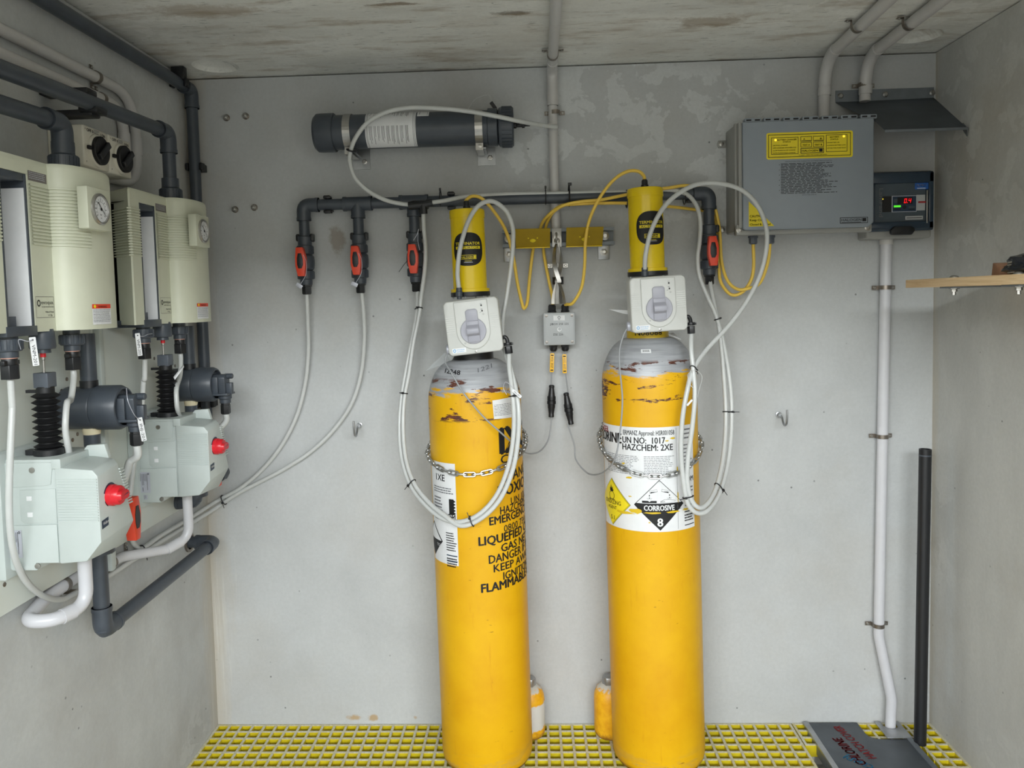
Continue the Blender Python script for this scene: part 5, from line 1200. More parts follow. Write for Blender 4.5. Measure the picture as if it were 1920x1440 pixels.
MB().cyl(B(800, 382, .084), B(811, 380, .084), .0115, n=10).build('right_nut', MT['black'], ft); MB().cyl(B(793, 384, .084), B(794, 401, .08), .0125, n=10).build('lower_nut', MT['black'], ft); MB().cyl(B(766, 386, .084), B(774, 385, .084), .0125, n=10).build('left_nut', MT['black'], ft)
MB().box(B(785, 380, .072), (.04, .012, .012)).build('clip_back', MT['black'], ft, bevel=.002)
# right going tube along the top of the manifold, then down into the loop at the right cylinder
lower_loop_R = [B(1346, 590, .10), B(1354, 640, .105), B(1364, 720, .12), B(1367, 790, .14), B(1361, 860, .18), B(1347, 915, .25), B(1326, 948, .31), B(1308, 956, .338)]
cable('vent_tube', 'white tube along the manifold top, dropping into the hose loop beside the hazard label', 'tube',
      [B(808, 380, .084), B(835, 376, .078), B(870, 369, .066), B(905, 366, .058), B(960, 364, .054), B(1060, 362.5, .054), B(1160, 360, .054), B(1240, 357, .056), B(1268, 358, .062), B(1290, 366, .07), B(1306, 386, .075), B(1313, 415, .078), B(1312, 450, .078), B(1308, 485, .08), B(1312, 520, .085), B(1328, 560, .095), B(1341, 588, .10), B(1356, 640, .107), B(1369, 720, .122), B(1372, 790, .142), B(1366, 862, .182), B(1351, 920, .252), B(1329, 955, .312), B(1308, 962, .335), B(1290, 945, .345), B(1282, 905, .345), B(1277, 850, .345), B(1279, 790, .343), B(1288, 735, .335), B(1300, 692, .315), B(1325, 655, .27), B(1365, 612, .24), B(1400, 565, .22), B(1425, 515, .21), B(1437, 465, .205), B(1436, 425, .205), B(1420, 385, .205), B(1390, 356, .21), B(1350, 344, .22), B(1310, 345, .23), B(1275, 361, .24), B(1245, 388, .245), B(1222, 430, .247), B(1211, 475, .245), B(1209, 505, .24)], TR, MT['tube'], TG, 8)
gR = loc2world(r2, (.087, -.012, -.086)); gL = loc2world(r1, (.087, -.012, -.086))
cable('vent_tube', 'white tube from the hazard labelled cylinder regulator up to the valve by the enclosure', 'tube',
      [gR, B(1296, 655, .31), B(1300, 695, .322), B(1303, 740, .335), B(1298, 800, .343), B(1290, 860, .345), B(1289, 905, .345), B(1297, 938, .345), B(1312, 952, .338), B(1330, 940, .31), B(1346, 905, .25), B(1357, 850, .18), B(1361, 780, .14), B(1356, 690, .12), B(1349, 620, .105), B(1340, 575, .085), B(1333, 540, .06), B(1330, 516, .046)], TR, MT['tube'], TG, 8)
tie('black tie where the two tubes cross above the white hazard label', B(1301, 692, .32), (.1, 0, 1), .012); tie('black tie low on the front of the hazard labelled cylinder hose loop', B(1287, 934, .345), (-.25, 0, 1), .0125); tie('black tie at the lower bend of the hose loop right of the hazard label', B(1349, 921, .25), (-.5, -.3, 1), .0125); tie('black tie half way up the twin tubes by the grey enclosure', B(1366, 770, .138), UPZ, .0125); tie('black tie just below the valve by the grey enclosure', B(1347, 598, .10), UPZ, .012)
# left cylinder loop
cable('vent_tube', 'white tube from the stencilled cylinder regulator gland looping left up to the third valve', 'tube',
      [gL, B(955, 690, .31), B(960, 730, .335), B(964, 785, .345), B(960, 840, .345), B(950, 885, .345), B(930, 930, .345), B(900, 963, .345), B(865, 978, .335), B(830, 972, .30), B(796, 945, .25), B(770, 910, .2), B(754, 862, .16), B(749, 805, .13), B(753, 745, .11), B(764, 680, .095), B(776, 620, .08), B(782, 580, .065), B(783, 540, .046)], TR, MT['tube'], TG, 8)
cable('vent_tube', 'white tube from the black tee through the loop and over the lower actuator', 'tube',
      [B(794, 400, .08), B(795, 430, .08), B(798, 470, .08), B(796, 510, .08), B(790, 555, .08), B(786, 590, .085), B(775, 645, .098), B(767, 700, .11), B(758, 750, .122), B(756, 805, .14), B(761, 860, .17), B(776, 905, .21), B(802, 940, .26), B(833, 966, .31), B(866, 986, .34), B(905, 970, .35), B(938, 935, .352), B(960, 885, .352), B(970, 835, .35), B(973, 780, .345), B(968, 735, .33), B(957, 690, .30), B(946, 655, .24), B(942, 620, .215), B(944, 590, .20), B(951, 550, .19), B(958, 500, .185), B(962, 455, .185), B(961, 425, .19), B(950, 397, .20), B(930, 380, .215), B(912, 378, .225), B(893, 390, .235), B(876, 420, .242), B(863, 465, .245), B(858, 510, .242), B(861, 545, .235)], TR, MT['tube'], TG, 8)
tie('black tie where the left pair of tubes bends below the third valve', B(784, 578, .075), UPZ, .0115); tie('black tie half way down the left pair of tubes', B(760, 740, .115), (-.1, 0, 1), .0125); tie('black tie at the lower left of the stencilled cylinder hose loop', B(763, 912, .2), (.4, -.3, -1), .0125); tie('black tie at the bottom right of the stencilled cylinder hose loop', B(882, 969, .342), (1, 0, .35), .0125); tie('black tie on the pair of tubes in front of the torn white card', B(958, 742, .335), UPZ, .0125)
for t_, px, py in ((a1, 861, 549), (a2, 1209, 511)):
    f = thing('tube_fitting', ('black tube fitting at the foot of the lower yellow actuator', 'black tube fitting at the foot of the higher yellow actuator')[t_ is a2], 'fitting', B(px, py, .237))
    MB().lathe([(.0085, .014), (.0085, .004), (.010, .003), (.010, -.010), (.007, -.011), (.007, -.018), (0, -.018)], B(px, py, .237), UPZ, 14).build('body', MT['pvc'], f)
# ties on the manifold tube
for i, (px, w_, s) in enumerate(((826, .020, 'first'), (1023, .020, 'middle'), (1283, .021, 'last'))):
    c = B(px, 373 if i == 0 else 369, .05); R = .0245; pts = [V((c.x, c.y + .021 * math.cos(x), c.z + R * math.sin(x) + .002)) for x in [2 * PI * k / 20 for k in range(20)]]
    mb = MB(); mb.tube(pts, .0016, 6, None, True); mb.box(V((c.x, c.y - .006, c.z + R + .003)), (.006, .006, .008)); tag(mb.build('cable_tie', MT['black']), ('thin black tie on manifold and white tube just right of the tee fitting', 'thin black tie on manifold and white tube in front of the centre conduit', 'thin black tie on manifold and white tube near its right hand elbow')[i], 'cable tie')
c = B(1067, 368, .052); mb = MB(); mb.tube([V((c.x, c.y + .026 * math.cos(x), c.z + .031 * math.sin(x) + .002)) for x in [2 * PI * k / 20 for k in range(20)]], .0026, 6, None, True); mb.box(V((c.x + .002, c.y - .012, c.z + .034)), (.011, .010, .008)); tag(mb.build('cable_tie', MT['black']), 'wide black tie holding the yellow cables under the manifold', 'cable tie')
c = B(1175, 377, .06); mb = MB(); mb.tube([V((c.x, c.y + .024 * math.cos(x), c.z + .026 * math.sin(x) + .006)) for x in [2 * PI * k / 20 for k in range(20)]], .002, 6, None, True); tag(mb.build('cable_tie', MT['black']), 'black tie on the manifold just left of the higher yellow actuator', 'cable tie')
# two tubes from the first valves to the left wall
XT = XL + .020
tl = [L(398, 947, XT), L(345, 981, XT), L(300, 1010, XT), L(268, 1031, XT)]
cable('vent_tube', 'white tube from the elbow end valve curving down to the left wall', 'tube',
      [B(575, 548, .046), B(577, 600, .04), B(578, 660, .03), B(572, 720, .022), B(556, 780, .018), B(528, 835, .016), B(492, 880, .016), B(455, 912, .02), B(424, 930, .024), V((XL + .030, -.030, B(396, 944, .03).z)), L(350, 975, XT - .002), L(300, 1005, XT - .002), L(274, 1024, XT - .002), L(262, 1029, XT), L(252, 1021, XT + .01), L(246, 1008, XT + .02), L(242, 992, XT + .03)], TR, MT['tube'], TG, 8)
cable('vent_tube', 'white tube from the second valve curving down to the left wall', 'tube',
      [B(678, 545, .046), B(682, 590, .04), B(683, 640, .03), B(677, 700, .022), B(660, 755, .018), B(628, 803, .016), B(585, 845, .016), B(535, 878, .016), B(480, 907, .018), B(450, 923, .022), B(426, 938, .026), V((XL + .032, -.032, B(396, 955, .03).z)), L(350, 986, XT), L(300, 1017, XT), L(268, 1038, XT), L(240, 1056, XT), L(215, 1073, XT), L(190, 1088, XT + .005)], TR, MT['tube'], TG, 8)
tie('black tie on the two white tubes in the left corner below the actuators', B(420, 938, .024), (1, 0, .6), .0135); tie('black tie joining the white tubes on the left wall under the nearer actuator', L(267, 1033, XT), (0, 1, .0), .015)

make_ties()
# ================================================================== HOOKS, BOLTS AND LOOSE TAGS ON THE BACK WALL
def wall_hook(label, px, py):
    p = B(px, py, .0); t = thing('wall_hook', label, 'hook', p, 'steel hooks in the back wall'); q = lambda x, d, z: V((p.x + x, -d, p.z + z))
    MB().tube(cr([q(0, -.01, 0), q(0, .02, 0), q(0, .036, -.004), q(0, .048, -.018), q(0, .062, -.024), q(0, .078, -.016), q(0, .084, .004), q(0, .084, .026)], 6), .0034, 10).build('hook', MT['zinc'], t)
    mb = MB(); mb.lathe([(.009, .0), (.009, .004), (.006, .005), (.006, .012), (0, .012)], q(0, .001, 0), -UPY, 12); mb.lathe([(.0075, 0), (.0075, .006), (0, .006)], q(0, .020, 0), -UPY, 6); mb.build('nuts', MT['zinc'], t)
wall_hook('steel wall hook left of the stencilled gas cylinder', 675, 797); wall_hook('steel wall hook right of the hazard labelled gas cylinder', 1459, 777)
for i, (px, py, lb) in enumerate(((425, 221, 'steel anchor bolt, the left one of the upper pair by the corner'), (461, 218, 'steel anchor bolt, the right one of the upper pair by the corner'), (441, 393, 'steel anchor bolt, the left one of the lower pair by the corner'), (477, 389, 'steel anchor bolt, the right one of the lower pair by the corner'))):
    p = B(px, py); t = thing('anchor_bolt', lb, 'bolt', p, 'anchor bolts left in the back wall'); fitting(t, 'washer', V((p.x, .002, p.z)), -UPY, [(.0105, 0), (.0105, .0035), (0, .0035)], MT['steelclip'], 20); fitting(t, 'nut', V((p.x, -.001, p.z)), -UPY, [(.0085, 0), (.0085, .009), (0, .009)], MT['steel'], 6); fitting(t, 'stud', V((p.x, -.005, p.z)), -UPY, [(.0042, 0), (.0042, .012), (.003, .013), (0, .013)], MT['steel'], 10)
# stiff plastic cards tucked behind the regulators
def card(label, pts, mat):
    n = len(pts); c = sum(pts, V()) / n; nrm = (pts[1] - pts[0]).cross(pts[2] - pts[0]).normalized() * .0012
    mb = MB(); mb.add(list(pts) + [p + nrm for p in pts], [tuple(range(n)), tuple(range(2 * n - 1, n - 1, -1))] + [(i, (i + 1) % n, n + (i + 1) % n, n + i) for i in range(n)])
    t = thing('plastic_card', label, 'tag', c, 'loose cards behind the regulators'); mb.build('sheet', mat, t); return t
card('pale grey plastic card sticking out left under the lower regulator', [B(797, 696, .16), B(834, 661, .20), B(852, 668, .205), B(846, 678, .205)], MT['jbox'])
card('pale grey plastic card sticking out left of the higher regulator', [B(1141, 580, .15), B(1181, 582, .20), B(1181, 590, .20), B(1168, 588, .19)], MT['paper'])
card('pale plastic card corner under the right edge of the higher regulator', [B(1253, 627, .235), B(1277, 637, .225), B(1262, 624, .20)], MT['paper'])
t = thing('white_tag', 'small white tag strip tied to the tubes over the torn white card', 'tag', B(968, 738, .35), 'white equipment tag strips'); R3 = M.Rotation(math.radians(42), 3, 'Y')
MB().box(B(969, 738, .352), (.030, .0012, .008), None, R3).build('strip', MT['paper'], t); MB().tube(cr([B(962, 727, .352), B(948, 716, .345), B(944, 728, .34), B(950, 740, .345)], 6), .0007, 5).build('tag_wire', MT['silver'], t)
fr = FR(B(969, 738, .352) - UPY * .0009, R3 @ UPX, R3 @ UPZ); A = Art(fr); A.text('VRG-201', 0, -.002, .0055, K, 1, al='c', w=.020); A.build('lettering', t)
t = thing('white_tag', 'small white tag hanging on a wire loop at the hazard labelled cylinder tubes', 'tag', B(1293, 752, .35), 'white equipment tag strips')
R3 = M.Rotation(math.radians(-48), 3, 'Y'); MB().box(B(1293, 755, .350), (.020, .0012, .005), None, R3).build('strip', MT['paper'], t); MB().tube(cr([B(1300, 694, .335), B(1290, 702, .345), B(1292, 718, .35), B(1300, 728, .352)], 6) + cr([B(1300, 694, .335), B(1313, 702, .325), B(1315, 715, .32), B(1308, 738, .34)], 6)[::-1][:0], .0007, 5).build('tag_wire', MT['tube'], t)
MB().tube(cr([B(1303, 693, .335), B(1314, 701, .33), B(1316, 712, .33), B(1311, 730, .34), B(1308, 745, .35)], 6), .0007, 5).build('tag_wire', MT['tube'], t)

# ================================================================== TIMBER SHELF ON THE RIGHT WALL
sxx = .885; sy0 = L(1698, 525, sxx).y; zt_, zb_ = 1.3775, 1.357
t = thing('timber_shelf', 'pale pine shelf board bolted to the right wall', 'shelf', (sxx, sy0, zb_))
MB().bx((sxx, -1.25, zb_), (XR - .002, sy0, zt_)).build('board', wood(), t, bevel=.0012)
for i, px in enumerate((1787, 1908)):
    p = L(px, 540, sxx + .02); mb = MB(); mb.bx((sxx + .004, p.y - .03, zb_ - .004), (XR - .003, p.y + .03, zb_)); mb.bx((XR - .006, p.y - .03, zb_ - .16), (XR - .001, p.y + .03, zb_)); mb.build('angle_bracket', MT['zincdark'], t, bevel=.0008)
    q = V((sxx + .022, p.y, zb_ - .004)); fitting(t, 'bolt', q, -UPZ, [(.012, 0), (.012, .0016), (.0075, .002), (.0075, .008), (.0042, .0085), (.0042, .016), (0, .016)], MT['steel'], 6); fitting(t, 'bolt_head', V((q.x, q.y, zt_)), UPZ, [(.0105, -.0005), (.0105, .001), (.008, .004), (.004, .0055), (0, .0055)], MT['steel'], 16)
p = L(1887, 512, sxx + .09)
t = thing('wood_block', 'small brown offcut block leaning on the pine shelf', 'block', (p.x, p.y, zt_)); mb = MB(); mb.prism([(-.026, 0), (.012, 0), (.016, .022), (-.020, .030)], FR((p.x, p.y, zt_ + .0005), V((-.1, -1, 0)), UPZ), -.02, .02); mb.build('block', plain('brown offcut', (150, 112, 86), .7, var=.15), t, bevel=.002)
p = L(1902, 508, sxx + .04); t = thing('coil_spring', 'shiny coil spring standing on the pine shelf', 'spring', (p.x, p.y, zt_))
MB().tube([V((p.x + .011 * math.cos(k * .5), p.y + .011 * math.sin(k * .5), zt_ + .0022 + k * .00042)) for k in range(64)], .0021, 7).build('coil', MT['steel'], t, smooth=80)
p = L(1922, 508, sxx + .08); t = thing('black_bag', 'crumpled black plastic bag at the near end of the pine shelf', 'bag', (p.x, p.y, zt_)); bmq = bmesh.new(); bmesh.ops.create_icosphere(bmq, subdivisions=4, radius=1)
rr = random.Random(9); from mathutils import noise as mn
for v in bmq.verts:
    n_ = 1 + .35 * mn.noise(v.co * 2.2) + .12 * mn.noise(v.co * 6); v.co = V((v.co.x * .05 * n_, v.co.y * .085 * n_, max(-.0, v.co.z * .030 * n_ + .018)))
me = bpy.data.meshes.new('bag'); bmq.to_mesh(me); bmq.free(); me.materials.append(plain('glossy black film', (30, 32, 38), .2)); o = bpy.data.objects.new('bag', me); COL.objects.link(o); o.parent = t; o.location = (0, -.055, .0005); me.set_sharp_from_angle(angle=3)

# ================================================================== LEFT WALL: BOARD, CHLORINATORS, MOTOR ACTUATORS, INJECTORS
XB = XL + .024
t = thing('backing_board', 'white plastic backing board on the left wall behind the cream chlorinators', 'board', (XL, -.9, .775))
MB().bx((XL + .010, -1.75, .772), (XB, -.13, 1.52)).build('board', MT['board'], t, bevel=.002)
mb = MB()
for y in (-1.5, -.9, -.3): mb.bx((XL + .001, y - .03, .80), (XL + .011, y + .03, 1.5))
mb.build('batten', MT['board'], t)
sc = [(115 + 0, 733), (0 + 8, 1096), (289, 672), (323, 676), (328, 686), (69, 707), (125, 711), (145, 814), (136, 825), (296, 750)]
for px, py in sc: fitting(t, 'board_screw', L(px, py, XB), UPX, [(.0045, 0), (.0045, .0012), (.003, .0018), (0, .0018)], MT['steelclip'], 10)
tk = thing('cable_trunking', 'white vertical cable trunking strip on the backing board between the two injectors', 'trunking', (XB, -.62, .74))
yt0, yt1 = L(172, 700, XB).y, L(194, 700, XB).y
MB().bx((XB, yt0 - .0, .735), (XB + .006, yt1, 1.4)).build('back_channel', MT['board'], tk, bevel=.001); MB().bx((XB + .006, yt0 + .002, .735), (XB + .022, yt0 + .020, 1.4)).build('cover_strip', MT['white'], tk, bevel=.003)

FXV = -1.01                                             # front plane of the chlorinator housings
def sup(x0, y0, ax, ay, n=2.5, k=18, a0=-90, a1=90):
    o = []
    for i in range(k + 1):
        a = math.radians(a0 + (a1 - a0) * i / k); c, s = math.cos(a), math.sin(a)
        o.append((x0 + ax * abs(c) ** (2 / n), y0 + ay * (abs(s) ** (2 / n)) * (1 if s > 0 else -1)))
    return o
def chlorinator(label):
    z0, z1 = 1.312, 1.633; t = thing('chlorinator', label, 'chlorinator', (XB, -.44, z0), 'cream chlorinators on the left wall')
    fz = FR((0, 0, 0), UPX, UPY); yw0, yw1 = -.582, -.503                # window opening along the wall
    bul = sup(FXV, -.350, .050, .090, 2.3); yR = -.628
    left = [(XB, -.555), (FXV - .003, yR + .001), (FXV, yR + .004), (FXV, yw0), (XB, yw0)]
    right = [(XB, yw1), (FXV, yw1)] + bul + [(XB, -.25)]
    whole = [(XB, -.555), (FXV - .003, yR + .001), (FXV, yR + .004)] + bul + [(XB, -.25)]
    ztop = 1.603
    mb = MB(); mb.prism(left, fz, z0 + .001, ztop); mb.prism(right, fz, z0, ztop)
    # domed top edge: the bulge side rolls over
    def inset(P, k): c = V((XB + .02, -.40)); return [(c.x + (x - c.x) * k, c.y + (y - c.y) * k) for x, y in P]
    rings = [[fz(x, y, h) for x, y in inset(whole, k)] for h, k in ((ztop, 1), (z1 - .010, 1), (z1 - .004, .992), (z1, .97))]
    mb.loft(rings); mb.build('housing', MT['cream'], t, smooth=30)
    # window: dark liner, white scale plate, glass flow tube
    w = MB(); xb_ = FXV - .055
    w.bx((XB + .002, yw0 - .0, z0 - .004), (FXV - .0, yw0 + .006, ztop)); w.bx((XB + .002, yw1 - .006, z0 - .004), (FXV - .001, yw1, ztop)); w.bx((XB + .002, yw0, ztop - .014), (FXV - .002, yw1, ztop)); w.bx((XB + .002, yw0 - .004, z0 - .006), (FXV + .001, yw1 + .004, z0 + .012)); w.build('window_liner', MT['pvc'], t, bevel=.0008)
    MB().bx((XB + .004, yw0 + .006, z0 + .012), (xb_, yw1 - .006, ztop - .014)).build('scale_plate', MT['paper'], t)
    MB().bx((xb_ - .002, yw1 - .0072, z0 + .012), (FXV - .003, yw1 - .0058, ztop - .026)).build('scale_sheet', MT['paper'], t)
    yc_ = yw0 + .020; mb = MB(); mb.lathe([(.0135, 0), (.0135, .028), (.011, .03), (.011, .05), (.008, .054), (0, .054)], (xb_ + .02, yc_, z0 + .010), UPZ, 20); mb.bx((xb_, yw0 + .008, z0 + .012), (xb_ + .038, yc_ + .030, z0 + .030)); mb.build('tube_base', MT['pvc2'], t)
    MB().lathe([(.0085, 0), (.0085, .215), (.007, .222), (0, .222)], (xb_ + .02, yc_, z0 + .058), UPZ, 20).build('flow_tube', MT['glass'], t)
    MB().lathe([(.0135, 0), (.0135, -.022), (.009, -.026), (0, -.026)], (xb_ + .02, yc_, ztop - .008), UPZ, 16).build('tube_cap', MT['silver'], t)
    MB().lathe([(0, 0), (.005, .006), (.005, .012), (0, .014)], (xb_ + .02, yc_, z0 + .14), UPZ, 12).build('float', MT['black'], t)
    # ribbed band across the upper front
    rb = MB()
    la = [(XB + .012, -.5645), (FXV - .003, yR), (FXV + .0, yR + .003), (FXV, yw0 - .001)]; lb = [(FXV, yw1 + .004), (FXV, -.4415)] + [p for p in bul if p[1] < -.37]
    def off(P, d):
        out = []
        for i, p in enumerate(P):
            q = P[min(i + 1, len(P) - 1)]; r = P[max(i - 1, 0)]; e = V((q[0] - r[0], q[1] - r[1])).normalized(); out.append((p[0] + e.y * d, p[1] - e.x * d))
        return out
    for P in (la, lb):
        o_ = off(P, .0030); i_ = off(P, -.001)
        for k in range(18):
            zc = 1.585 - k * .0064
            if zc < 1.455: break
            rings = []; n = len(P); vs = []; fs = []
            for (Q, dz) in ((i_, -.0024), (o_, -.0014), (o_, .0014), (i_, .0024)): vs += [V((x, y, zc + dz)) for x, y in Q]
            for s in range(3):
                for i in range(n - 1): fs.append((s * n + i, s * n + i + 1, (s + 1) * n + i + 1, (s + 1) * n + i))
            rb.add(vs, fs)
    rb.build('ribbed_band', MT['cream'], t, recalc=True)
    # gauge in its square plate
    gx, gy, gz = -.940, -.388, 1.550; mb = MB(); mb.bx((gx - .021, gy - .041, gz - .041), (gx, gy + .041, gz + .041)); g = mb.build('gauge_plate', MT['cream'], t, bevel=.002)
    gb = MB().lathe([(.031, 0), (.031, .004), (.0285, .006), (.0265, .006), (.0260, .0025), (0, .0025)], (gx - .0005, gy, gz), UPX, 40).build('gauge_bezel', MT['steel'], g)
    A = Art(FR((gx + .0022, gy, gz), UPY, UPZ)); A.disc(0, 0, .0258, MT['paper'], 1, 36); A.ring(0, 0, .0142, .0148, K, 2, 26, -40, 220); 
    for k in range(13):
        a = math.radians(225 - k * 22.5); r0 = .0168 if k % 2 else .0158; A.line(r0 * math.cos(a), r0 * math.sin(a), .0205 * math.cos(a), .0205 * math.sin(a), .0007 if k % 2 else .0012, K, 2)
    for k, s in enumerate(('0', '1', '2', '3', '4')): a = math.radians(210 - k * 60); A.text(s, .0228 * math.cos(a), .0228 * math.sin(a) - .0018, .0052, K, 2, al='c')
    A.text('bar', 0, -.0125, .0055, K, 2, al='c'); A.text('psi', 0, -.0185, .0045, K, 2, al='c'); A.poly([(-.0105, .0125), (-.0085, .0135), (.0165, -.0120), (.0158, -.0128)], K, 4); A.disc(0, 0, .0034, K, 5, 14); A.build('gauge_face', g)
    # printed plates
    A = Art(fleft((FXV, 0, 0))); A.rect(-.500, 1.593, -.444, 1.611, MT['brownplate'], 1); A.para(-.497, 1.609, -.447, 1.595, 4, MT['silver'], 2, t=.35, ragged=.1); A.build('data_plate', t)
    A = Art(fleft((FXV, 0, 0))); A.frame(-.499, 1.338, -.4435, 1.378, .0008, MT['brownplate'], 1); A.ring(-.4905, 1.3655, .0032, .0052, K, 2, e=1.25); A.text('evoqua', -.4835, 1.3635, .0105, K, 2, w=.037); A.text('WATER TECHNOLOGIES', -.4825, 1.3575, .003, K, 2, w=.0365, bold=.01); A.text('Wallace & Tiernan', -.472, 1.3475, .0042, K, 2, w=.026, bold=.01); A.text('V10k', -.464, 1.340, .0065, K, 2); A.build('name_plate', t)
    # warning sticker round the far side of the bulge
    Lb = [0]; 
    for p, q in zip(bul, bul[1:]): Lb.append(Lb[-1] + math.hypot(q[0] - p[0], q[1] - p[1]))
    def onb(u, v, h=0):
        u = max(0, min(Lb[-1] - 1e-6, u))
        for i in range(len(bul) - 1):
            if Lb[i + 1] >= u:
                k = (u - Lb[i]) / (Lb[i + 1] - Lb[i]); a, b = V(bul[i]), V(bul[i + 1]); p = a.lerp(b, k); e = (b - a).normalized(); return V((p.x + e.y * h, p.y - e.x * h, v))
    A = Art(onb, .004); s0 = .072; A.rect(s0, 1.321, s0 + .062, 1.353, MT['paper'], 2); A.rect(s0, 1.353, s0 + .062, 1.362, MT['orange'], 2); A.disc(s0 + .007, 1.3575, .0034, MT['lemon'], 3, 12); A.text('WARNING', s0 + .016, 1.3548, .006, K, 3, w=.03); A.para(s0 + .002, 1.351, s0 + .060, 1.324, 9, MT['greyink'], 3, t=.3, ragged=.1); A.build('warning_sticker', t)
    # fittings under the housing
    fx = -1.03
    for y in (-.553, -.358):
        O = V((fx, y, z0)); un = fitting(t, 'union_nut', O, -UPZ, [(.016, -.004), (.016, .010), (.0225, .0105), (.0225, .030), (.021, .032), (.0155, .033), (.0155, .044), (0, .044)], MT['pvc'], 24); rg = MB()
        for k in range(16): a = 2 * PI * k / 16; rg.box((fx + .0225 * math.cos(a), y + .0225 * math.sin(a), z0 - .0205), (.003, .004, .017), None, M.Rotation(a, 3, 'Z'))
        rg.build('nut_ridges', MT['pvc'], un)
        fitting(t, 'pink_seal', O, -UPZ, [(.0138, .043), (.0138, .0455), (0, .0455)], MT['pink'], 20)
        mb = MB(); mb.lathe([(.0135, .045), (.0135, .058), (0, .058)], O, -UPZ, 16); mb.box(O - UPZ * .053, (.010, .043, .008)); mb.prism(ngon(.0165, 6), FR(O - UPZ * .083, UPX, UPY), 0, .026); mb.build('tube_gland', MT['black'], t, bevel=.001)
    O = V((fx, -.455, z0)); mb = MB(); mb.lathe([(.021, -.004), (.022, .006), (.0235, .03), (.022, .034), (.014, .035), (.0145, .042), (0, .042)], O, -UPZ, 24); mb.build('valve_block', MT['pvc'], t, smooth=30)
    fitting(t, 'red_collar', O, -UPZ, [(.0052, .041), (.0052, .050), (0, .050)], MT['red'], 14); fitting(t, 'stem', O, -UPZ, [(.004, .049), (.004, .055), (.0024, .056), (.0024, .080), (0, .080)], MT['steel'], 12)
    return t
u2 = chlorinator('cream chlorinator with pressure gauge, the farther one near the back wall corner')
u1 = copy_tree(u2, (0, -.493, 0), 'cream chlorinator with pressure gauge, the nearer one below the pair of switches')

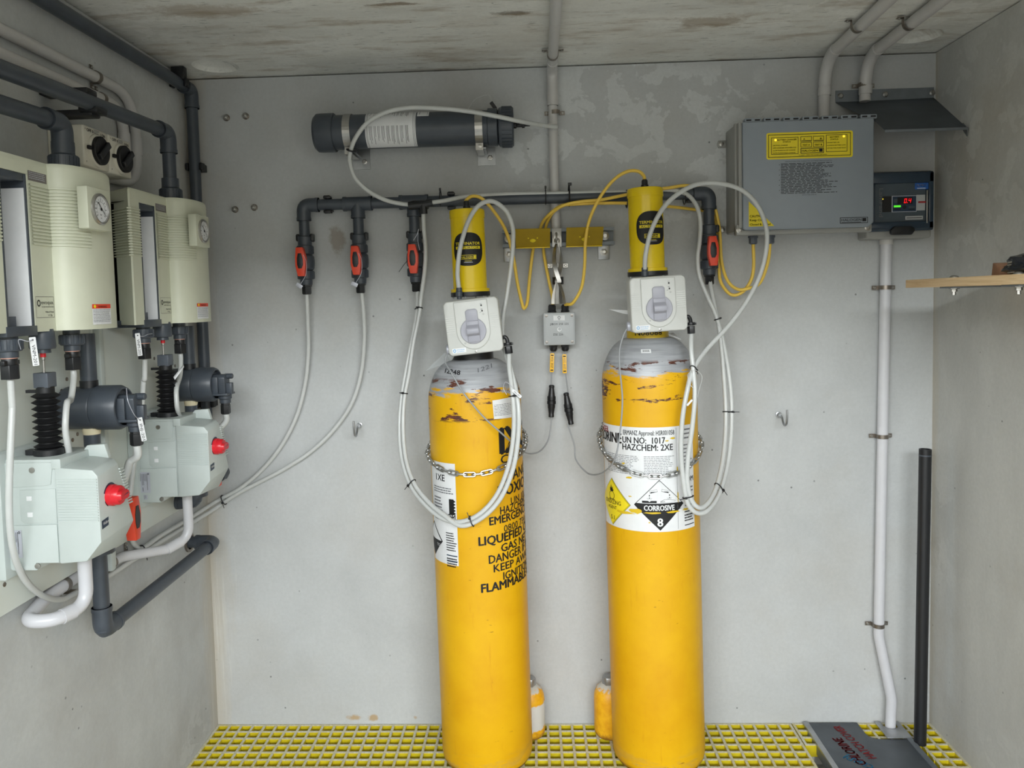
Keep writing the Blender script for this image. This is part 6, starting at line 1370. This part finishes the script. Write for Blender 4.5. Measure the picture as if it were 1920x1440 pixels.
def motor(label):
    zt = 1.072; t = thing('motor_actuator', label, 'motor actuator', (XB, -.45, .86), 'white motor actuators on the left wall'); fx = -1.03; by = -.447
    MB().bx((XB, -.515, .845), (XB + .022, -.33, 1.085)).build('mounting_plate', MT['white'], t, bevel=.003)
    mb = MB(); fy = FR((0, 0, 0), UPX, UPZ)                                  # u: x, v: z, n: -y
    mb.prism([(XB + .02, .858), (-1.035, .858), (-1.030, .872), (-.978, .872), (-.978, 1.060), (-.985, zt), (XB + .02, zt)], fy, .37, .497); mb.build('gear_housing', MT['white'], t, bevel=.003)
    near = [(-.984, 1.058), (-.912, 1.052), (-.902, 1.040), (-.902, .914), (-.932, .878), (-.984, .874)]
    far = [(-.984, 1.062), (-.914, 1.058), (-.903, 1.050), (-.898, .925), (-.930, .872), (-.984, .868)]
    far_y = [-.40, -.425, -.432, -.392, -.385, -.385]
    A_ = [V((x, -.507, z)) for x, z in near]; B_ = [V((x, y, z)) for (x, z), y in zip(far, far_y)]
    mb = MB(); mb.loft([A_, B_]); mb.build('ribbed_cover', MT['white'], t, bevel=.003)
    rb = MB()
    for k in range(16):
        z = 1.034 - k * .0052; rb.bx((-.980, -.5085, z - .0014), (-.904, -.505, z + .0014))
    rb.build('cover_ribs', MT['white'], t)
    rb = MB()
    for k in range(14):
        z = 1.038 - k * .0058; rb.box((-.9012, -.425 + k * .0022, z), (.003, .014, .0026))
    rb.build('side_ribs', MT['white'], t)
    for nm, P, d in (('upper_plate', [(XB + .012, 1.066), (-.992, 1.066), (-.998, 1.024), (-1.006, 1.022), (XB + .012, 1.018)], .0020), ('middle_plate', [(-1.060, 1.014), (-.990, 1.016), (-.990, .950), (-1.054, .950), (-1.060, .956)], .0016), ('lower_plate', [(XB + .016, .946), (-.990, .948), (-.990, .874), (-1.035, .874), (-1.035, .862), (XB + .020, .862), (XB + .016, .868)], .0030)):
        MB().prism(P, fy, .496, .497 + d).build(nm, MT['white'], t, bevel=.0008)
    for z in (.998, .967): MB().bx((-1.046, -.500, z - .0045), (-1.036, -.4965, z + .0045)).build('square_clip', MT['paper'], t, bevel=.0005)
    fitting(t, 'cover_screw', V((-1.032, -.4988, 1.052)), -UPY, [(.0055, 0), (.0055, .002), (.003, .0025), (0, .0025)], MT['steel'], 12); fitting(t, 'bottom_screw', V((-1.032, -.499, .868)), -UPY, [(.0055, 0), (.0055, .002), (.003, .0025), (0, .0025)], MT['steel'], 12)
    mb = MB(); mb.prism([(-.985, zt - .002), (-.975, zt + .010), (-.940, zt + .012), (-.932, zt - .016), (-.985, zt - .016)], fy, .40, .412); mb.build('top_ear', MT['white'], t, bevel=.001)
    MB().bx((-.99, -.507, 1.055), (-.972, -.39, zt + .002)).build('top_ledge', MT['white'], t, bevel=.002)
    A = Art(FR((0, -.5004, 0), UPX, UPZ)); A.rect(XB + .017, .885, XB + .047, .938, MT['silver'], 1); a0 = XB + .017
    A.rect(a0 + .002, .915, a0 + .006, .935, MT['greyink'], 2); A.ring(a0 + .0255, .9335, .0013, .0024, K, 2)
    rr = random.Random(2)
    for k in range(5): A.rect(a0 + .009 + k * .0032, .934 - rr.uniform(.018, .03), a0 + .0102 + k * .0032, .934, MT['greyink'], 2)
    A.rect(a0 + .010, .889, a0 + .0112, .899, K, 2); A.rect(a0 + .022, .892, a0 + .0232, .922, MT['greyink'], 2); A.rect(a0 + .011, .868, a0 + .021, .880, MT['silver'], 1); A.rect(a0 + .013, .869, a0 + .014, .879, MT['greyink'], 2); A.rect(a0 + .016, .871, a0 + .017, .879, MT['greyink'], 2); A.build('rating_label', t)
    # red knob and front print
    ky, kz = -.468, .995; A = Art(fleft((-.9015, 0, 0))); A.ring(ky, kz, .0205, .0245, MT['navy'], 1, 20, 20, 160); A.ring(ky, kz, .0205, .0222, K, 1, 20, 200, 330)
    A.poly([(-.503, .938), (-.449, .944), (-.449, .960), (-.503, .954)], MT['navy'], 1); A.text('Wallace & Tiernan', -.499, .9445, .0082, MT['paper'], 2, w=.046, slope=.11, bold=.01); A.build('front_print', t)
    MB().lathe([(.0205, -.001), (.0205, .009), (.0188, .011), (.0188, .019), (.0165, .0225), (0, .0235)], (-.9015, ky, kz), UPX, 36).build('red_knob', MT['red'], t); kn = t.children[-1] if False else bpy.data.objects[[o.name for o in t.children if o.name.startswith('red_knob')][-1]]
    g = MB(); g.loft([[V((-.9015 + h, ky + a, kz + b)) for a, b in rrect(w1, w2, w2 * .45, 4)] for h, w1, w2 in ((.018, .036, .0205), (.027, .0345, .0185), (.0295, .031, .015))]); g.build('knob_grip', MT['red'], kn)
    A = Art(fleft((-.9015 + .0297, 0, 0))); A.poly([(ky - .010, kz - .0005), (ky + .010, kz + .0015), (ky + .010, kz + .0042), (ky + .006, kz + .003)], MT['navy'], 1); A.build('knob_mark', kn)
    # bellows and the square coupling above them
    zb, zc = zt + .001, 1.205
    fitting(t, 'lower_collar', V((fx, by, zb)), UPZ, [(.027, -.002), (.027, .010), (.025, .012), (0, .012)], MT['black'], 28); MB().bx((fx - .040, by - .012, zb), (fx - .020, by + .004, zb + .010)).build('collar_lug', MT['black'], t)
    prof = [(.019, .010)]; n = 9; H = zc - .012 - (zb + .010)
    for k in range(n): prof += [(.0165, .010 + H * (k + .05) / n), (.0262, .010 + H * (k + .5) / n), (.0165, .010 + H * (k + .95) / n)]
    prof += [(.016, .010 + H), (.016, .010 + H + .012), (0, .010 + H + .012)]
    fitting(t, 'bellows', V((fx, by, zb)), UPZ, prof, MT['rubber'], 28); MB().bx((fx - .036, by - .006, zc - .012), (fx - .014, by + .004, zc - .006)).build('upper_lug', MT['black'], t)
    MB().bx((fx - .0145, by - .0145, zc - .002), (fx + .0145, by + .0145, zc + .027)).build('square_coupling', MT['pvc2'], t, bevel=.0015)
    return t
m2 = motor('white motor actuator with red knob and black bellows, the farther one near the corner')
m1 = copy_tree(m2, (0, -.50, 0), 'white motor actuator with red knob and black bellows, the nearer one at the frame edge')

IJY, IJZ, PXI = -.26, 1.134, -1.052
def injector(label):
    t = thing('injector', label, 'injector', (XB, IJY, IJZ), 'dark grey injectors on the left wall'); O = V((0, IJY, IJZ))
    MB().lathe([(0, XB), (.043, XB), (.0465, XB + .006), (.0465, -1.036), (.045, -1.034), (0, -1.034)], O, UPX, 44).build('rear_body', MT['pvc'], t, smooth=40)
    MB().lathe([(.045, -1.034), (.0485, -1.031), (.0485, -.985), (.044, -.976), (.040, -.975), (.038, -.985), (0, -.985)], O, UPX, 44).build('front_body', MT['pvc'], t, smooth=40)
    mb = MB(); mb.prism([(-.016, -.030), (.018, -.030), (.020, .020), (.012, .028), (-.012, .028), (-.020, .020)], FR(O, UPY, UPZ), -.986, -.945); mb.build('outlet_block', MT['pvc'], t, bevel=.003)
    fin = MB()
    for a in (-.026, .026): fin.bx((-.986, IJY + a - .002, IJZ - .028), (-.962, IJY + a + .002, IJZ + .022))
    fin.bx((-.986, IJY - .030, IJZ - .030), (-.935, IJY + .028, IJZ - .024)); fin.build('flange', MT['pvc'], t, bevel=.001)
    MB().lathe([(.0075, -.952), (.0075, -.932), (.006, -.930), (0, -.930)], V((0, IJY + .004, IJZ + .022)), UPX, 14).build('plug_or_lit_disc', MT['pvc'], t)
    MB().bx((-.950, IJY - .008, IJZ - .028), (-.930, IJY + .008, IJZ + .004)).build('rib', MT['pvc'], t, bevel=.002)
    Q = V((-.953, IJY, IJZ)); fitting(t, 'outlet_collar', Q, -UPZ, [(.0185, .026), (.0185, .040), (.0165, .042), (.0155, .043), (.0155, .053), (0, .053)], MT['pvc'], 24)
    fitting(t, 'tube_gland', Q, -UPZ, [(.0125, .052), (.0125, .058), (.0135, .059), (.0135, .082), (.011, .085), (0, .085)], MT['black'], 6)
    fitting(t, 'thread_tape', V((PXI, IJY, IJZ)), -UPZ, [(.0175, .044), (.0185, .050), (.0172, .058), (0, .058)], MT['tan'], 20)
    fitting(t, 'black_bush', V((PXI, IJY, IJZ)), UPZ, [(.0185, .044), (.0185, .060), (0, .060)], MT['black'], 24)
    fitting(t, 'clamp_screw', V((XB + .006, IJY - .036, IJZ - .048)), UPX, [(.006, 0), (.006, .006), (0, .008)], MT['steel'], 10)
    return t
i2 = injector('dark grey injector, the farther one beside the back wall corner')
i1 = copy_tree(i2, (0, -.50, .004), 'dark grey injector, the nearer one above the first motor actuator')

def pipe_valve(label, y, hx=.070):
    t = thing('ball_valve', label, 'valve', (PXI, y, .892), 'red handled valves on the left wall pipes'); O = V((PXI, y, .892))
    b = MB(); b.lathe([(.021, .075), (.030, .073), (.031, .046), (.026, .044), (.033, .03), (.035, 0), (.033, -.03), (.026, -.044), (.034, -.046), (.034, -.076), (.021, -.078)], O, UPZ, 28); b.cyl(O, O + UPX * .075, .014); b.build('valve_body', MT['pvc'], t)
    h = MB(); h.prism([(-.012, .048), (.010, .048), (.017, .012), (.015, -.014), (.010, -.048), (-.010, -.048), (-.016, -.012), (-.017, .012)], FR(O, UPY, UPZ), hx, hx + .022); ho = h.build('handle', MT['orange'], t, bevel=.002)
    h = MB(); h.prism([(-.005, .028), (.005, .028), (.010, .008), (.010, -.010), (.004, -.022), (-.006, -.022), (-.010, -.008), (-.010, .010)], FR(O, UPY, UPZ), hx + .020, hx + .0232); h.build('grip_inset', MT['black'], ho)
    return t
pipe_valve('red handled valve sticking out behind the nearer motor actuator', IJY - .50); pipe_valve('red handled valve half hidden behind the farther motor actuator', IJY, .052)

# ---- grey pipes on the left wall
PR = .0168; PV = MT['pvc']
def lpipe(label, pts, clips=()):
    t = pipe_run('pvc_pipe', label, 'pipe', pts, PR, PV, 'dark grey pvc pipes on the left wall', 1.22, 1.3, 1.9)
    for p, ax, out, wl in clips: clip_block(t, V(p), V(ax), V(out), PR, wl)
    return t
yA = -.045
tA = lpipe('dark grey pipe along the ceiling corner and down beside the back wall corner', [(XL + .030, -2.2, 2.000), (XL + .030, yA, 2.008), (XL + .030, yA, .838), (PXI, yA, .838), (PXI, IJY + .036, .838)], [((XL + .030, -.125, 2.005), (0, 1, 0), (0, 0, -1), .046), ((XL + .030, yA, B(363, 313, -yA).z), UPZ, (0, -1, 0), .043), ((XL + .030, yA, B(400, 757, -yA).z), UPZ, (0, -1, 0), .043)])
xU = -1.022
tB = lpipe('dark grey pipe from the near wall end down into the farther chlorinator', [(xU, -2.2, 1.738), (xU, -.385, 1.808), (xU, -.385, 1.63)])
tC = lpipe('dark grey pipe from the near wall end down into the nearer chlorinator', [(xU, -2.2, 1.672), (xU, -.856, 1.727), (xU, -.856, 1.63)])
for tq, y in ((tB, -.385), (tC, -.856)):
    fitting(tq, 'union_nut', V((xU, y, 1.629)), UPZ, [(.0275, .0), (.0275, .032), (.024, .034), (.0215, .036), (.0215, .060), (PR, .061)], MT['pvc'], 28); rg = MB()
    for k in range(22): a = 2 * PI * k / 22; rg.box((xU + .0275 * math.cos(a), y + .0275 * math.sin(a), 1.646), (.003, .004, .026), None, M.Rotation(a, 3, 'Z'))
    rg.build('nut_ridges', MT['pvc'], [o for o in tq.children if o.name.startswith('union_nut')][-1])
for y, zz in ((L(175, 205, xU).y, None),):
    zc = 1.768 + (1.808 - 1.768) * (y + 2.2) / (2.2 - .385); mb = MB(); mb.bx((XL + .001, y - .018, zc - .034), (xU + .006, y + .018, zc - .020)); mb.bx((xU - .022, y - .022, zc - .028), (xU + .020, y + .022, zc - .015)); mb.build('pipe_clip', MT['black'], tB, bevel=.003)
    mb = MB(); mb.bx((XL + .001, y - .02, zc + .012), (xU, y + .02, zc + .026)); mb.build('pipe_clip', MT['black'], tB, bevel=.003)
lpipe('dark grey pipe from the nearer chlorinator through its injector, then along the wall', [(PXI, IJY - .50, 1.30), (PXI, IJY - .50, .640), (PXI, -.150, .648), (XL + .002, -.150, .648)])
lpipe('short dark grey pipe from the farther chlorinator down through its injector', [(PXI, IJY, 1.30), (PXI, IJY, .800), (XL + .004, IJY, .800)])
A = Art(FR((PXI, IJY - .50, 1.2), V((.9, .42, 0)), UPZ)); 
# printed mark on the lower pipe
fit_ = fitting(thing('pipe_collar', 'rusty steel sleeve where the grey pipe enters the left wall', 'sleeve', (XL, -.150, .648)), 'sleeve', V((XL + .001, -.150, .648)), UPX, [(.029, 0), (.029, .006), (.0215, .006), (.0215, 0)], MT['steelclip'], 24)

# ---- isolator switches
def switch(label, y0):
    z0, z1, fx, w = 1.6665, 1.7555, -1.052, .098; t = thing('isolator_switch', label, 'switch', (XL, y0 + w / 2, z0), 'cream rotary isolator switches')
    MB().bx((XL + .012, y0, z0), (fx, y0 + w, z1)).build('housing', MT['cream2'], t, bevel=.004, seg=3)
    MB().bx((XL + .0005, y0 - .004, z0 - .008), (XL + .010, y0 + w + .004, z1 - .004)).build('back_plate', MT['cream2'], t, bevel=.002)
    MB().bx((XL + .009, y0 + .002, z0 - .005), (XL + .013, y0 + w - .002, z1 - .008)).build('gap', MT['ink'], t)
    c = V((fx, y0 + w * .53, z0 + .040)); MB().lathe([(.0375, -.001), (.0365, .004), (.034, .0055), (0, .0055)], c, UPX, 40).build('dial_ring', MT['cream2'], t)
    MB().lathe([(.0315, .004), (.0315, .012), (.0300, .0135), (0, .0135)], c, UPX, 40).build('dial', MT['rubber'], t); dl = [o for o in t.children if o.name.split('.')[0] == 'dial'][-1]
    mb = MB(); R3 = M.Rotation(math.radians(40), 3, 'X'); mb.box(c + UPX * .017, (.010, .054, .015), None, R3); mb.build('dial_grip', MT['black'], dl, bevel=.003, seg=3)
    mb = MB(); mb.box(c + V((.0045, -.037, .001)), (.007, .012, .009)); mb.build('pointer_slot', MT['ink'], t, bevel=.002)
    A = Art(fleft((fx, 0, 0))); A.text('OFF 0', y0 + .014, z1 - .0125, .0095, K, 1, bold=.02, w=.026); A.build('off_marking', t); A = Art(fleft((fx, 0, 0))); A.text('I ON', y0 + w - .010, z1 - .0135, .0095, K, 1, al='r', bold=.02, w=.018); A.para(y0 + .042, z1 - .004, y0 + .066, z1 - .013, 3, MT['greyink'], 1, t=.5); A.disc(y0 + .008, z1 - .008, .0012, K, 1, 8); A.disc(y0 + .008, z0 + .010, .0014, K, 1, 8); A.build('marking', t)
    return t
switch('cream rotary isolator switch, the nearer one above the chlorinators', -.728); switch('cream rotary isolator switch, the farther one next to the conduit bends', -.624)

# ---- light conduits on the left wall
rW = .0128
def lcond(label, pts, R, clipy, mat=MT['conduit'], r=rW):
    t = thing('conduit_pipe', label, 'conduit', pts[0], 'round conduits'); MB().tube(fillet(pts, R, 10), r, 18).build('pipe', mat, t, smooth=60)
    for p, ax in clipy: saddle(t, V(p), ax, UPX, r)
    return t
xw = XL + .0145
ZU, ZL = 1.908, 1.862
t = lcond('upper light conduit along the left wall bending down to the farther switch', [(xw, -2.2, ZU - .012), (xw, -.37, ZU), (xw, -.37, 1.678), (xw, -.53, 1.674)], .10, [((xw, -.548, ZU - .001), UPY)])
MB().cyl((xw, -.37, 1.80), (xw, -.37, 1.755), rW * 1.15, n=18).build('coupling', MT['conduit'], t)
t = lcond('lower light conduit along the left wall bending down to the farther switch', [(xw, -2.2, ZL - .02), (xw, -.43, ZL), (xw, -.43, 1.712), (xw, -.53, 1.708)], .085, [((xw, -.53, ZL - .001), UPY)])
MB().cyl((xw, -.43, 1.80), (xw, -.43, 1.752), rW * 1.15, n=18).build('coupling', MT['conduit'], t)
WC = MT['wconduit']
xq = -1.022
t = lcond('white conduit dropping from the nearer motor actuator and curling to the wall', [(xq, -.865, .88), (xq, -.865, .740), (xq - .028, -.935, .735), (xw + .014, -.945, .738), (xw, -.86, .750), (xw, -.74, .757)], .045, [((xw, -.79, .755), UPY)], WC, .0138)
MB().cyl((xq - .012, -.893, .7375), (xq - .022, -.918, .736), .0155, n=18).build('coupling', WC, t)
t = lcond('white conduit dropping from the farther motor actuator and running back along the left wall', [(-1.012, -.40, .88), (-1.012, -.40, .74), (-1.05, -.45, .722), (xw, -.55, .737), (xw, -.70, .742)], .05, [((xw, -.600, .739), UPY)], WC, .0125)
MB().cyl(V((-1.012, -.40, .74)).lerp(V((-1.05, -.45, .722)), .35), V((-1.05, -.45, .722)), .0142, n=18).build('coupling', WC, t)
for px, py in ((236, 1030), (121, 1095)):
    p = L(px, py, XL + .002); tt = thing('loose_clip', ('steel saddle clip on the left wall under the gap between motor actuators', 'steel saddle clip on the left wall under the nearer motor actuator')[px < 200], 'clip', p, 'steel saddle clips on the left wall'); mb = MB(); mb.prism(rrect(.014, .036, .0065, 4), fleft(p), -.001, .0015); mb.build('ear', MT['steelclip'], tt); mb = MB(); mb.box(p + V((.010, .006, -.020)), (.020, .026, .0016)); mb.build('tab', MT['steelclip'], tt); fitting(tt, 'screw', p + V((.001, 0, .006)), UPX, [(.0055, 0), (.0055, .002), (.003, .003), (0, .003)], MT['steel'], 12)

# ---- white tubes of the chlorinators
def ltube(label, pts, r=.0062): return cable('vent_tube', label, 'tube', pts, r, MT['tube'], TG, 8)
gz = 1.230
ltube('white tube from the front fitting of the nearer chlorinator, sagging below the motor actuator', [(-1.03, -1.046, gz), (-1.03, -1.046, 1.18), L(23, 770, -1.03), L(19, 860, -1.03), L(17, 940, -1.035), L(21, 1010, -1.045), L(34, 1062, -1.06), L(55, 1097, -1.075), L(85, 1119, -1.09), L(115, 1124, -1.10), L(138, 1114, -1.108), L(165, 1100, -1.112)])
ltube('white tube from the rear fitting of the nearer chlorinator, passing in front of its injector', [(-1.03, -.851, gz), (-1.027, -.858, 1.208), (-1.019, -.884, 1.172), L(126, 755, -1.004), L(123, 785, -1.0), L(123, 810, -1.0), L(128, 840, -1.0), L(134, 870, -1.01)])
ltube('white tube from the front fitting of the farther chlorinator down to the left wall bundle', [(-1.03, -.553, gz), (-1.031, -.553, 1.21), (-1.033, -.553, 1.18), L(269, 715, -1.04), L(266, 765, -1.05), L(259, 820, -1.06), L(251, 870, -1.065), L(245, 920, -1.065), L(242, 955, -1.07), L(243, 990, -1.08)])
ltube('white tube from the rear fitting of the farther chlorinator, passing in front of its injector', [(-1.03, -.358, gz), (-1.027, -.365, 1.208), (-1.019, -.391, 1.172), L(331, 727, -1.004), L(331, 750, -1.0), L(333, 768, -1.0), L(338, 785, -1.01)])
ltube('white tube from the outlet of the nearer injector curving behind the motor actuator', [(-.953, IJY - .50, 1.056), (-.953, IJY - .50, 1.03), B(244, 866, .76), B(238, 885, .775), B(230, 905, .79), B(215, 925, .80)], .0085)
ltube('white tube from the outlet of the farther injector curving behind the motor actuator', [(-.953, IJY, 1.052), (-.953, IJY, 1.03), B(412, 805, .27), B(408, 822, .29), B(403, 838, .31)], .0085)
# ---- white tag strips
def strip_tag(label, p, txt, ang, wire, n=.058, face='x'):
    t = thing('white_tag', label, 'tag', p, 'white equipment tag strips')
    U = V((.72, .69, 0)).normalized(); W = UPZ; R3 = M.Rotation(ang, 3, U.cross(W)); U, W = R3 @ U, R3 @ W; fr = FR(p, U, W)
    MB().prism(rrect(.0105, n, .0012, 2), fr, -.0007, .0007).build('strip', MT['paper'], t)
    A = Art(FR(p + fr.N * .0008, U, W)); A.text(txt, -.0028, .012, .0078, K, 1, rot=-PI / 2, w=.036); A.disc(0, n / 2 - .005, .0016, K, 1, 8); A.build('lettering', t)
    MB().tube(cr(wire + [fr(0, n / 2 - .005, .001)], 6), .0008, 5).build('tag_wire', MT['silver'], t); return t
strip_tag('white tag strip VNM-201 hanging under the nearer chlorinator', L(64, 659, -.985), 'VNM-201', math.radians(4), [V((-1.005, -1.05, 1.283)), L(35, 637, -.995), L(52, 640, -.985)], .052)
strip_tag('white tag strip VNM-202 hanging under the farther chlorinator', L(260, 646, -.985), 'VNM-202', math.radians(4), [V((-1.005, -.56, 1.29)), L(277, 627, -.99), L(268, 631, -.985)], .052)
strip_tag('white tag strip INJ-201 hanging beside the outlet of the nearer injector', L(266, 805, -.93), 'INJ-201', math.radians(8), [L(237, 728, -.93), L(240, 752, -.92), L(252, 778, -.92)], .052)
p = L(214, 1017, -1.02); strip_tag('small white tag on the grey pipe under the nearer motor actuator', p, 'V-201', math.radians(-18), [p + V((-.015, 0, .03)), p + V((-.005, 0, .025))], .034)
t = thing('paper_tag', 'white folded paper tag beside the tube in front of the farther injector', 'tag', L(341, 695, -.99), 'white equipment tag strips'); a_ = L(341, 695, -.99); mb = MB(); mb.add([L(344, 683, -.99), L(345, 688, -.985), L(328, 712, -.995), L(325, 707, -1.0)], [(0, 1, 2, 3)]); o = mb.build('sheet', MT['paper'], t); sm = o.modifiers.new('thick', 'SOLIDIFY'); sm.thickness = .0008
